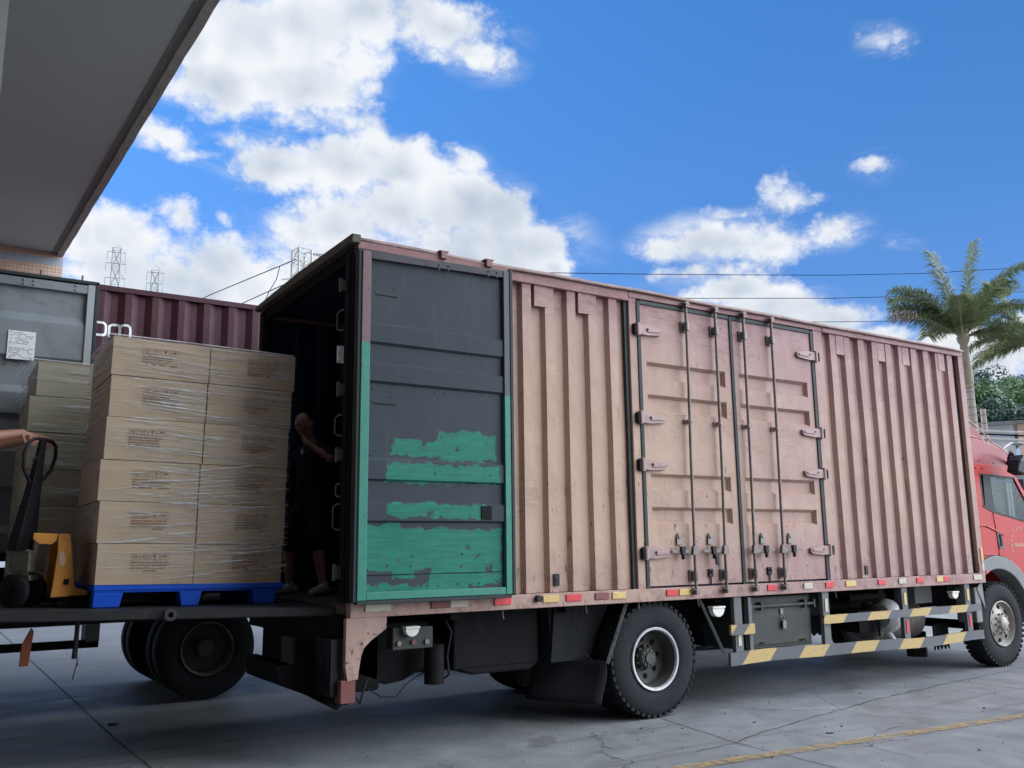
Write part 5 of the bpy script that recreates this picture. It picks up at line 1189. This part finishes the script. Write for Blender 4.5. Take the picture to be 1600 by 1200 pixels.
pr = [('limb', [hip+V((0, 0, .04)), hip-V((0, 0, .05))], [.145, .142]), ('limb', [hipL, hipL.lerp(knL, 1.0)], [.108, .092]), ('limb', [hipR, hipR.lerp(knR, 1.0)], [.108, .092])]
flesh(pr, 'shorts', m_navy, PM, .010, 4)
pr = [('ball', hc-f*.018+V((0, 0, .040)), (.094, .088, .075))]
flesh(pr, 'hair', m_hair, PM, .006, 2)
b = MB(); c_ = ch+f*.17+V((0, -.05, .10))
for k in range(5): a = 2*PI*k/5; b.ball((c_.x-.012, c_.y+math.cos(a)*.016-.03, c_.z+math.sin(a)*.018), .012, 8, 5)
b.build('shirt_badge', m_white, PM)
b = MB(); c_ = hip+V((-.03, -.175, -.14)); b.ball(tuple(c_), .018, 8, 6, (1, .3, 1)); b.build('shorts_badge', m_greyl, PM)
shoe(PM, (.44, 1.70, fz), (-.8, -.6, 0), m_shoe, 1.08); shoe(PM, (.27, 2.17, fz), (-.95, -.3, 0), m_shoe, 1.08)

# worker at the left, only forearms and hands inside the frame
PW = thing('person', (-3.0, 1.45, dz_(-3)), 'worker at the left edge gripping the pallet jack handle with both bare forearms', 'person')
fz = dz_(-3.0); f = V((1, -.12, 0)).normalized()
hip = V((-3.08, 1.50, fz+.95)); ch = V((-3.03, 1.48, fz+1.30)); nk = V((-3.0, 1.46, fz+1.53)); hc = V((-2.97, 1.45, fz+1.72))
ftL = V((-2.95, 1.36, fz+.09)); ftR = V((-3.30, 1.66, fz+.09)); knL = V((-2.98, 1.38, fz+.52)); knR = V((-3.16, 1.62, fz+.50))
sN = ch+V((.03, -.19, .14)); sF = ch+V((.0, .19, .14))
tN = cL-sd_*.075+hd*.025; tF = cL+sd_*.085+hd*.02
wN = V((-2.155, tN.y-.03, 2.515)); wF = V((-2.105, tF.y+.02, 2.505)); eN = V((-2.55, 1.16, 2.44)); eF = V((-2.52, 1.52, 2.40))
wN = tN+V((-.10, -.01, .040)); wF = tF+V((-.105, .01, .035))
hl_ = hip+V((.02, -.10, -.02)); hr_ = hip+V((-.02, .10, -.02))
pr = [('limb', [hip, ch, nk-V((0, 0, .06))], [.14, .155, .08]), ('limb', [sN, sF], [.062, .062]), ('limb', [nk-V((0, 0, .05)), hc-V((0, 0, .03))], [.06, .056]),
      ('limb', [sN, eN, eN.lerp(wN, .35), wN], [.062, .045, .050, .031]), ('limb', [sF, eF, eF.lerp(wF, .35), wF], [.062, .045, .050, .031]),
      ('limb', [hl_, knL, knL.lerp(ftL, .35), ftL], [.09, .058, .058, .036]), ('limb', [hr_, knR, knR.lerp(ftR, .35), ftR], [.09, .058, .058, .036])]
head(pr, hc, f, 1.05)
hand(pr, wN, (1, .05, -.25), -sd_, (.22, 0, 1), 1.02, 1.15, -1); hand(pr, wF, (1, .0, -.25), -sd_, (.22, 0, 1), 1.02, 1.15, 1)
flesh(pr, 'body', m_skin, PW, .007, 3); eyes(hc, f, 1.05, PW)
pr = [('limb', [hip-V((0, 0, .02)), hip+V((0, 0, .12)), ch, nk-V((0, 0, .09))], [.152, .155, .172, .09]), ('limb', [sN, sN.lerp(eN, .6)], [.078, .068]), ('limb', [sF, sF.lerp(eF, .6)], [.078, .068]), ('limb', [sN, sF], [.078, .078])]
flesh(pr, 't_shirt', m_shirt, PW, .012, 5)
pr = [('limb', [hip+V((0, 0, .04)), hip-V((0, 0, .05))], [.147, .142]), ('limb', [hl_, knL, ftL+V((0, 0, .03))], [.108, .078, .06]), ('limb', [hr_, knR, ftR+V((0, 0, .03))], [.108, .078, .06])]
flesh(pr, 'trousers', m_navy, PW, .012, 4)
flesh([('ball', hc-f*.018+V((0, 0, .040)), (.094, .088, .075))], 'hair', m_hair, PW, .006, 2)
shoe(PW, (-2.95, 1.36, fz), (1, -.1, 0), m_shoe, 1.05); shoe(PW, (-3.30, 1.66, fz), (1, .1, 0), m_shoe, 1.05)

# ------------------------------------------------------------------ warehouse with canopy
m_soffit = M('canopy_soffit', (.50, .56, .585), .8, var=.07, scale=.5, dirt=(.36, .38, .38), dirtamt=.35, world=True, bscale=3, bstr=.05)
def tile_mat():
    mt, t = newmat('small_wall_tiles'); p = pos(t, True); x, y, z = t.xyz(p)[:3]
    br = t.node('ShaderNodeTexBrick'); t.put(br.inputs[0], t.comb(x, z, 0)); br.inputs['Scale'].default_value = 1; br.inputs['Brick Width'].default_value = .05; br.inputs['Row Height'].default_value = .05; br.offset = 0
    br.inputs['Mortar Size'].default_value = .004; br.inputs['Color1'].default_value = (.60, .47, .36, 1); br.inputs['Color2'].default_value = (.52, .39, .30, 1); br.inputs['Mortar'].default_value = (.42, .20, .16, 1)
    zz = t.math('FRACT', t.math('DIVIDE', t.math('SUBTRACT', z, 5.80), 1.6)); c = t.mix(t.math('LESS_THAN', zz, .072), br.outputs[0], (.34, .37, .42))
    t.put(t.b.inputs['Base Color'], c); t.b.inputs['Roughness'].default_value = .4; return mt
WB = thing('warehouse', (-9, 4, 0), 'tall tiled warehouse with a broad flat loading canopy at the upper left', 'building')
ex = lambda y: -1.25-.0318*y
b = MB(); o_ = [(ex(-9.59), -9.59), (ex(7.8), 7.8), (-14, 7.8), (-14, -9.59)]
b.prism(o_, 'z', 6.0, 6.35); b.build('canopy', m_soffit, WB)
m_rim = M('canopy_rim', (.42, .41, .39), .85, var=.3, scale=5, dirt=(.14, .14, .13), dirtamt=.6, world=True, bscale=30, bstr=.8)
m_rimd2 = M('canopy_dark_strip', (.25, .26, .26), .9, var=.3, scale=5, world=True)
for a, c, z0, mm, nm in ((0, .085, 5.955, m_rim, 'canopy_lip'), (-.07, -.002, 5.990, m_rimd2, 'canopy_dark_strip')):  # groove drawn as a darker coloured strip, not cut in
    b = MB(); vs = []; n = 60
    for i in range(n+1):
        y = -9.59+17.39*i/n; j = (random.uniform(-.004, .004) if nm == 'canopy_lip' else 0)
        vs += [(ex(y)+a+j, y, z0), (ex(y)+c+j, y, z0), (ex(y)+c+j, y, 6.36 if a == 0 else 6.0), (ex(y)+a+j, y, 6.36 if a == 0 else 6.0)]
    b.add(vs, [(4*i+k, 4*i+4+k, 4*i+4+(k+1) % 4, 4*i+(k+1) % 4) for i in range(n) for k in range(4)]+[(0, 1, 2, 3), (4*n+3, 4*n+2, 4*n+1, 4*n)]); b.build(nm, mm, WB)
m_tile = tile_mat()
b = MB(); b.box(-14, -1.405, 7.81, 27, 3.6, 20); b.build('wing_wall', m_tile, WB)  # unseen upper storeys raised to keep the yard out of the sun
for yy in (16, 25):
    b = MB(); b.box(-2.4, -1.7, yy, yy+.7, 0, 3.6); b.build('column', m_soffit, WB)
b = MB(); b.box(-20, -6.5, -30, 7.8, 0, 6.0); b.box(-20, -6.5, -30, 7.8, 6.36, 14); b.each('dock_wall', m_tile, WB)  # unseen walls, height and length set for the shade they cast
b = MB(); b.box(-6.49, 4.5, -24, -9.6, 0, 14); b.build('added_shade_wing', m_tile, WB)  # added out of view to block sky light from behind
b = MB(); b.box(ex(-9), 4.5, -9.59, -5.6, 6.0, 6.3); b.build('added_shade_canopy', m_soffit, WB)  # added out of view to darken the ground at the left
for k in range(4):
    b = MB(); y = -11+k*4.6; b.box(-6.52, -6.46, y, y+2.6, 1.2 if y > -3 else 0, 4.6); b.build('shutter_door', m_greyl, WB)
for k in range(5):
    for z in (8, 11, 14, 17):
        b = MB(); y = 9.2+k*3.6; b.box(-1.408, -1.38, y, y+1.7, z, z+1.5); b.build('window', M_hole, WB)
b = MB(); b.box(-3.15, -2.66, -1.5, -1.05, 0, 6.0); b.build('column', M('column_paint', (.34, .345, .33), .7, var=.12, scale=1, world=True), WB)

# ------------------------------------------------------------------ palms
m_frond = leaf_mat('palm_leaf', (.075, .115, .045), (.25, .29, .13), .35); m_dry = leaf_mat('dry_leaf', (.26, .19, .12), (.36, .29, .20), .1)
def trunk_mat():
    mt, t = newmat('palm_bark'); p = pos(t); x, y, z = t.xyz(p)[:3]
    n = t.noise(p, 2, 5, .6); rg = t.ramp(t.math('FRACT', t.math('ADD', t.math('MULTIPLY', z, 3.1), t.math('MULTIPLY', n, .5))), .0, .16, 0, 1)
    c = t.mix(n, (.30, .25, .20), (.46, .41, .34)); c = t.mix(rg, (.15, .12, .10), c)
    t.put(t.b.inputs['Base Color'], c); t.b.inputs['Roughness'].default_value = .85; bump(t, rg, .4, .03); return mt
m_bark = trunk_mat(); m_shaft = M('crown_shaft', (.36, .30, .20), .5, var=.3, scale=1.2, dirt=(.22, .15, .10), dirtamt=.6); m_stalk = M('frond_stalk', (.28, .26, .15), .5, var=.2, scale=3)
def palm(x, y, ztop, label, seed, fr, s=.93):
    P0 = thing('palm_tree', (x, y, 0), label, 'palm tree', 'tall palms behind the cab'); rr = random.Random(seed)
    lean = rr.uniform(-.02, .02)
    zc = ztop
    pf = [(0, .33), (.5, .28), (zc*.4, .235), (zc*.7, .22), (zc-2.1, .21)]
    b = MB(); b.lathe(pf, (0, 0, 0), 'z', 22); lb(b, 'trunk', m_bark, P0, smooth=True)
    b = MB(); b.lathe([(zc-2.12, .22), (zc-2.05, .25), (zc-1.95, .195), (zc-1.85, .235), (zc-1.55, .245), (zc-1.2, .205), (zc-.7, .175), (zc-.25, .15), (zc-.1, .23), (zc+.05, .26), (zc+.3, .14), (zc+.35, .02)], (0, 0, 0), 'z', 20); b.tube([(.25, 0, zc-2.0), (.36, .05, zc-1.9)], .05, 6); lb(b, 'crown_shaft', m_shaft, P0, smooth=True)
    for az_, el_, ln, dr, dry in fr:
        a = R(az_); hx, hy = math.cos(a), math.sin(a); pts = []; e = R(el_); p = V((hx*.08, hy*.08, zc+.1)); n = 26; ds = ln*s/n
        for i in range(n+1):
            pts.append(p.copy()); t = i/n; ee = e-dr*t**1.5; p = p+V((hx*math.cos(ee), hy*math.cos(ee), math.sin(ee)))*ds
        b = MB(); b.tube(pts, [max(.008, .055*(1-i/n)**.8) for i in range(n+1)], 6); b.mi = [1]*len(b.f); side = V((-hy, hx, 0))
        for i in range(210):
            t = .10+.90*i/210; k = t*n; i0 = min(int(k), n-1); c = pts[i0].lerp(pts[i0+1], k-i0); d = (pts[i0+1]-pts[i0]).normalized(); nrm = d.cross(side).normalized()
            if nrm.z < 0: nrm = -nrm
            for s_ in (-1, 1):
                L = (.86*math.sin(PI*(.14+.74*t))**.6+.16)*s*rr.uniform(.8, 1.12)
                up = rr.uniform(-.35, .35); dirn = (side*s_*.85+d*rr.uniform(.35, .75)+nrm*up).normalized(); q1 = c+dirn*L*.5; q2 = q1+(dirn*.75+V((0, 0, -rr.uniform(.35, .8)))).normalized()*L*.5
                wv = d.cross(dirn).normalized().cross(dirn).normalized()*(.019*s); o = len(b.v)
                b.cur = 2 if (dry and t > .62) else 0
                b.add([c-wv*.6, c+wv*.6, q1+wv, q1-wv, q2], [(0, 1, 2, 3), (3, 2, 4)]); b.cur = 0
        o = b.build('frond', [m_frond, m_stalk, m_dry], None, fix=False); o.parent = P0
# azimuths in the ground plane; image-left at the palms is about 147 deg, image-right -33 deg
palm(33.15, 14, 9.95, 'tall palm rising behind the front end of the pink truck', 3, [(147, 36, 3.2, .75, 1), (150, 62, 3.9, 1.15, 0), (140, 48, 3.3, .9, 0), (95, 82, 4.4, .25, 0), (-40, 84, 4.5, .2, 0), (-60, 70, 4.2, 1.0, 0), (-15, 66, 4.3, 1.3, 0), (110, 64, 3.9, 1.2, 0), (-30, 52, 3.9, 1.35, 0), (-35, 22, 3.6, 1.1, 0), (-50, 10, 3.3, 1.0, 0), (20, 60, 3.7, 1.2, 0), (-110, 55, 3.6, 1.1, 0), (60, 40, 3.2, 1.2, 0), (-150, 44, 3.1, .9, 0)])
palm(39.9, 14.6, 10.5, 'second palm at the right edge of the photo, its fronds drooping', 8, [(147, 20, 3.7, 1.25, 0), (150, 42, 4.0, 1.2, 0), (140, 65, 4.3, 1.1, 0), (160, 5, 3.4, .9, 0), (100, 75, 4.1, .5, 0), (-30, 50, 4, 1.2, 0), (-45, 20, 3.6, 1.1, 0), (20, 40, 3.8, 1.2, 0), (-100, 50, 3.8, 1.1, 0), (-160, 30, 3.6, 1.2, 0), (130, -5, 3.3, .8, 0)])

# ------------------------------------------------------------------ trees on the rise, far buildings
hb = MB(); vs = []; nn_ = 24
for i in range(nn_+1):
    for j in range(13):
        a = R(38+i*70/nn_); r_ = 62+j*14; h = 9.5*math.sin(PI*min(1, j/8)*.5)*(.75+.25*math.sin(i*1.3))*min(1, i/4)*min(1, (nn_-i)/4)
        vs.append((CX+r_*math.sin(a), CY+r_*math.cos(a), h*(1 if j else 0)+.01))
hb.add(vs, [(i*13+j, (i+1)*13+j, (i+1)*13+j+1, i*13+j+1) for i in range(nn_) for j in range(12)])
tag(hb.build('hill', M('hill_scrub', (.05, .075, .03), .9, var=.5, scale=.3, world=True), smooth=True), 'green rise behind the yard', kind='structure')
m_leafA = leaf_mat('tree_leaf', (.045, .10, .035), (.11, .19, .07), .2); m_leafB = leaf_mat('dark_tree_leaf', (.028, .060, .045), (.055, .10, .06), .15)
m_wood = M('tree_wood', (.10, .07, .05), .9, var=.3)
def tree(c, rx, rz, label, seed, mat, n=8000, leaf=.17):
    rr = random.Random(seed); Tt = thing('broadleaf_tree', (c.x, c.y, 0), label, 'tree', 'trees on the rise behind the palms')
    zb = c.z-rz
    b = MB(); b.tube([(0, 0, 0), (.1, 0, zb*.6), (0, .1, c.z)], [rx*.07, rx*.055, rx*.03], 8)
    for k in range(5): a = k*1.3; b.tube([(0, 0, zb), (math.cos(a)*rx*.4, math.sin(a)*rx*.4, c.z), (math.cos(a)*rx*.6, math.sin(a)*rx*.6, c.z+rz*.4)], [rx*.03, rx*.02, rx*.01], 6)
    lb(b, 'trunk', m_wood, Tt)
    cl = []
    for k in range(26):
        a = rr.uniform(0, 2*PI); u = rr.uniform(-.55, 1); q = math.sqrt(max(0, 1-u*u))*rr.uniform(.55, 1.0)
        cl.append((V((math.cos(a)*q*rx, math.sin(a)*q*rx, c.z+u*rz*.85)), rr.uniform(.22, .40)*rx))
    b = MB()
    for k in range(n):
        cc, r_ = cl[rr.randrange(len(cl))]
        d = V((rr.gauss(0, 1), rr.gauss(0, 1), rr.gauss(0, 1))).normalized(); p = cc+d*r_*rr.uniform(.75, 1.05)
        t1 = d.cross(V((rr.uniform(-1, 1), rr.uniform(-1, 1), rr.uniform(-1, 1)))).normalized(); t2 = d.cross(t1); t1 = (t1+d*rr.uniform(-.6, .6)).normalized(); L = leaf*rr.uniform(.5, 1.15)
        b.add([p-t1*L, p+t2*L*.55, p+t1*L, p-t2*L*.55], [(0, 1, 2, 3)])
    lb(b, 'crown', mat, Tt, fix=False)
for i, (px, py, D, rx, rz, lab, mt_) in enumerate(((1545, 626, 96, 3.6, 2.6, 'dark rounded tree on the rise just right of the first palm trunk', m_leafB), (1556, 652, 84, 3.8, 2.6, 'bushy green tree below the dark one, behind the utility cables', m_leafA), (1572, 642, 92, 2.8, 2.6, 'round-topped green tree between the two palms', m_leafA), (1592, 646, 90, 3.0, 2.6, 'green tree at the right edge of the photo under the palm', m_leafA),
        (1530, 655, 80, 2.6, 2.3, 'low green tree directly behind the first palm trunk', m_leafA), (1580, 664, 78, 3.0, 2.0, 'low leafy tree above the grey building roof', m_leafB))):
    tree(atD(px, py, D), rx, rz, lab, 20+i, mt_)
def aim_block(px0, px1, py_top, D, depth, nm, mat, label, win=()):
    """upright building block whose front faces the yard, front corners on two sight lines, on the ground"""
    A, B = atD(px0, py_top, D), atD(px1, py_top, D); zt = A.z; o = thing(nm, (A.x, A.y, 0), label, 'building')
    u = V((B.x-A.x, B.y-A.y, 0)); L = u.length; u.normalize(); n = V((-u.y, u.x, 0))
    if n.dot(V((A.x-CX, A.y-CY, 0))) < 0: n = -n
    def P(a, d_, z): q = u*a+n*d_; return (q.x, q.y, z)
    def blk(b, a0, a1, d0, d1, z0, z1): b.add([P(a0, d0, z0), P(a1, d0, z0), P(a1, d1, z0), P(a0, d1, z0), P(a0, d0, z1), P(a1, d0, z1), P(a1, d1, z1), P(a0, d1, z1)], [(3, 2, 1, 0), (4, 5, 6, 7), (0, 1, 5, 4), (1, 2, 6, 5), (2, 3, 7, 6), (3, 0, 4, 7)])
    b = MB(); blk(b, 0, L, 0, depth, 0, zt); lb(b, 'wall', mat, o)
    b = MB(); blk(b, -.2, L+.2, -.2, depth+.2, zt+.002, zt+.25); lb(b, 'roof', m_greyl, o)
    for a0, a1, z0, z1 in win:
        b = MB(); blk(b, a0, a1, -.05, -.003, z0, z1); w1 = lb(b, 'window', m_winf, o); b = MB(); blk(b, a0+.08, a1-.08, -.07, -.052, z0+.08, z1-.08); lb(b, 'pane', m_pane, w1)
    return o
m_winf = M('window_frame', (.50, .50, .48), .5); m_pane = M('dark_pane', (.05, .06, .07), .15)
m_bgrey = M('grey_render', (.52, .54, .52), .8, var=.12, scale=.4, dirt=(.38, .39, .38), dirtamt=.4, world=True); m_bpeach = M('peach_render', (.78, .52, .38), .7, var=.08, scale=.5, world=True)
m_bcream = M('cream_render', (.62, .58, .48), .7, var=.12, scale=.4, dirt=(.45, .40, .33), dirtamt=.4, world=True)
gz = atD(1560, 668, 62).z
aim_block(1490, 1584, 669, 62, 14, 'house', m_bgrey, 'long grey rendered building behind the truck cab', [(2.05, 2.6, gz-2.6, gz-1.6), (3.4, 3.9, gz-4.6, gz-3.6), (.4, 1.6, gz-5.2, gz-3.6)])
aim_block(1589, 1660, 663, 50, 12, 'house', m_bpeach, 'peach building at the right edge of the photo', [(.35, 1.4, 5.4, 6.6), (.35, 1.4, 2.4, 3.8), (2.2, 3.4, 5.4, 6.6)])
aim_block(1535, 1640, 735, 33, 8, 'house', m_bcream, 'cream building with window frames seen through the cab glass', [(.45, 1.2, 2.1, 3.6), (1.45, 2.3, 2.1, 3.6), (2.5, 3.3, 2.1, 3.6), (.45, 1.2, .4, 1.5), (1.45, 2.3, .4, 1.5)])

# ------------------------------------------------------------------ pylons, masts, poles and wires
m_galv = M('galvanised_steel', (.34, .36, .37), .5, .4, var=.15, scale=1); m_wire = M('dark_wire', (.006, .010, .022), 1.0, spec=0); m_wirel = M('pale_cable', (.50, .48, .44), .6)
def lattice(base, h, w0, w1, arms, label, name='pylon', r=.09, tiers=9, side=V((.84, -.54, 0))):
    o = thing(name, tuple(base), label, 'pylon'); f_ = V((side.y, -side.x, 0)); b = MB()
    def C4(t): w_ = (w0+(w1-w0)*min(1, t*1.25))/2; return [side*w_*a+f_*w_*c+V((0, 0, h*t)) for a, c in ((1, 1), (1, -1), (-1, -1), (-1, 1))]
    for i in range(tiers):
        A, B = C4(i/tiers), C4((i+1)/tiers)
        for k in range(4): b.tube([A[k], B[k]], r, 4); b.tube([A[k], B[(k+1) % 4]], r*.6, 4); b.tube([A[(k+1) % 4], B[k]], r*.6, 4); b.tube([B[k], B[(k+1) % 4]], r*.6, 4)
    lb(b, 'lattice', m_galv, o)
    for t, L in arms:
        b = MB(); c = V((0, 0, h*t)); b.tube([c-side*L, c, c+side*L], [r*.6, r, r*.6], 4); b.tube([c-side*L, c+V((0, 0, h*.028))], r*.5, 4); b.tube([c+side*L, c+V((0, 0, h*.028))], r*.5, 4)
        for s_ in (-1, 1): b.tube([c+side*L*s_, c+side*L*s_-V((0, 0, h*.03))], r*.7, 5)
        lb(b, 'cross_arm', m_galv, o)
    return o
def pyl(px, ptop, D, wpx, arms, label, **k):
    t = atD(px, ptop, D); base = V((t.x, t.y, 0)); s = D*1.05/F_PX
    d = V((t.x-CX, t.y-CY, 0)).normalized(); return lattice(base, t.z, wpx*s, wpx*.42*s, [(a, L*s) for a, L in arms], label, side=V((d.y, -d.x, 0)), **k)
pyl(183, 389, 330, 26, [(.988, 12), (.95, 13), (.90, 13)], 'taller distant lattice pylon above the maroon container', r=.16, tiers=16)
pyl(243, 424, 380, 24, [(.995, 11), (.955, 11), (.91, 12)], 'shorter distant lattice pylon to the right of the taller one', r=.18, tiers=16)
tm = atD(472, 391, 42); mast = thing('lattice_mast', (tm.x, tm.y, 0), 'pale lattice power mast rising behind the truck roof', 'mast'); b = MB(); hw = .33
d0 = V((tm.x-CX, tm.y-CY, 0)).normalized(); sd0 = V((d0.y, -d0.x, 0)); ang = .5
sA = sd0*math.cos(ang)+d0*math.sin(ang); sB = -sd0*math.sin(ang)+d0*math.cos(ang)
cs = [sA*hw+sB*hw, sA*hw-sB*hw, -sA*hw-sB*hw, -sA*hw+sB*hw]; nt = int(tm.z/.62)
for k in range(4): b.tube([cs[k], cs[k]+V((0, 0, tm.z))], .055, 4)
for i in range(nt):
    z0, z1 = tm.z*i/nt, tm.z*(i+1)/nt
    for k in range(4): a_, c_ = cs[k], cs[(k+1) % 4]; b.tube([a_+V((0, 0, z0)), c_+V((0, 0, z1))] if i % 2 else [c_+V((0, 0, z0)), a_+V((0, 0, z1))], .032, 4); b.tube([a_+V((0, 0, z1)), c_+V((0, 0, z1))], .03, 4)
m_mast = M('pale_galvanised', (.52, .52, .48), .6, .1, var=.2, scale=2)
lb(b, 'lattice', m_mast, mast)
b = MB(); zt = tm.z-.12; b.tube([V((0, 0, zt))+sd0*.3, V((0, 0, zt-.06))+sd0*1.45], .035, 5)
for k in range(7): b.ball(tuple(V((0, 0, zt-.02-.03*k))+sd0*(.45+.13*k)), .06, 8, 5)
lb(b, 'insulator', m_galv, mast)
b = MB(); b.tube([V((0, 0, tm.z-1.5))-sd0*.9, V((0, 0, tm.z-1.35))-sd0*.1], .035, 5); lb(b, 'bracket', m_mast, mast)
def wire(pts, r, label, mat=None, grp='overhead power lines', sag=0.0):    # the near ends run down to poles hidden by the truck
    b = MB(); L = []
    for i in range(len(pts)-1):
        a, c = V(pts[i]), V(pts[i+1])
        for k in range(12): t = k/12; L.append(a.lerp(c, t)+V((0, 0, -sag*4*t*(1-t))))
    L.append(V(pts[-1])); b.tube(L, r, 5); o = b.build('power_line', mat or m_wire, None); tag(o, label, 'power line', grp)
wire([atY(520, 900, 40), atY(560, 500, 40), atY(700, 424, 40), atY(1060, 429, 40), atY(1300, 430, 40), atY(1450, 427, 40), atY(1600, 418, 40), atY(1800, 398, 40)], .028, 'top one of the three dark wires crossing the sky at right')
wire([atY(520, 900, 38), atY(600, 540, 38), atY(850, 460, 38), atY(1080, 466, 38), atY(1300, 466, 38), atY(1500, 461, 38), atY(1800, 445, 38)], .026, 'middle one of the three dark wires crossing the sky at right')
wire([atY(900, 900, 36), atY(940, 580, 36), atY(1130, 502, 36), atY(1290, 503, 36), atY(1450, 501, 36), atY(1600, 496, 36), atY(1800, 486, 36)], .024, 'lowest of the three dark wires crossing the sky at right')
wire([atD(300, 474, 60), atD(330, 460, 58), atD(463, 405, 42)], .026, 'wire sloping up to the mast above the maroon container'); wire([atD(350, 487, 60), atD(385, 471, 55), atD(452, 441, 43)], .026, 'lower wire reaching the mast just over the container')
wire([atD(437, 417, 44), atD(432, 436, 43.5), atD(420, 456, 43), atD(412, 476, 43)], .020, 'thin loose wire hanging down left of the mast')
for y0, y1, D, r, mt_, lb_ in ((660, 655, 46, .030, m_wire, 'thin dark cable highest behind the cab'), (656+17, 676, 30, .040, m_wirel, 'pale thick cable under the hill trees'), (677, 681, 31, .026, m_wire, 'blue-grey cable just below the pale thick one'), (684, 688, 29, .034, m_wirel, 'second pale cable crossing the grey building top'), (692, 722, 28, .030, m_wire, 'dark cable slanting down across the grey building')):
    wire([atD(1420, 830, D), atD(1440, y0+60, D), atD(1495, y0+1, D), atD(1515, y0, D), atD(1600, y1, D), atD(1700, y1+4, D)], r, lb_, mt_, 'cables behind the truck cab')
pp = atD(1527, 560, 39); up_ = thing('utility_pole', (pp.x, pp.y, 0), 'pale concrete pole right behind the first palm trunk', 'pole')
b = MB(); b.cyl((0, 0, 0), (0, 0, atD(1527, 640, 39).z), .13, 14, .10); lb(b, 'pole_shaft', m_bark, up_); 
sl0 = atD(1570, 701, 24); SLm = thing('street_lamp', (sl0.x, sl0.y, 0), 'white curved street lamp arm beyond the cab roof', 'street lamp'); w1_ = atD(1591, 693.5, 24)-V((sl0.x, sl0.y, 0))
b = MB(); b.tube([(0, 0, 0), (0, 0, sl0.z-.3), (0, 0, sl0.z)], [.07, .05, .04], 10); lb(b, 'pole_shaft', m_white, SLm)
b = MB(); b.tube([(0, 0, sl0.z), tuple(V((0, 0, sl0.z)).lerp(w1_, .5)+V((0, 0, .05))), tuple(w1_)], .04, 8); lb(b, 'lamp_arm', m_white, SLm); b = MB(); b.ball(tuple(w1_), .12, 12, 6, (1.6, 1, .4)); lb(b, 'lamp_head', m_greyl, SLm)
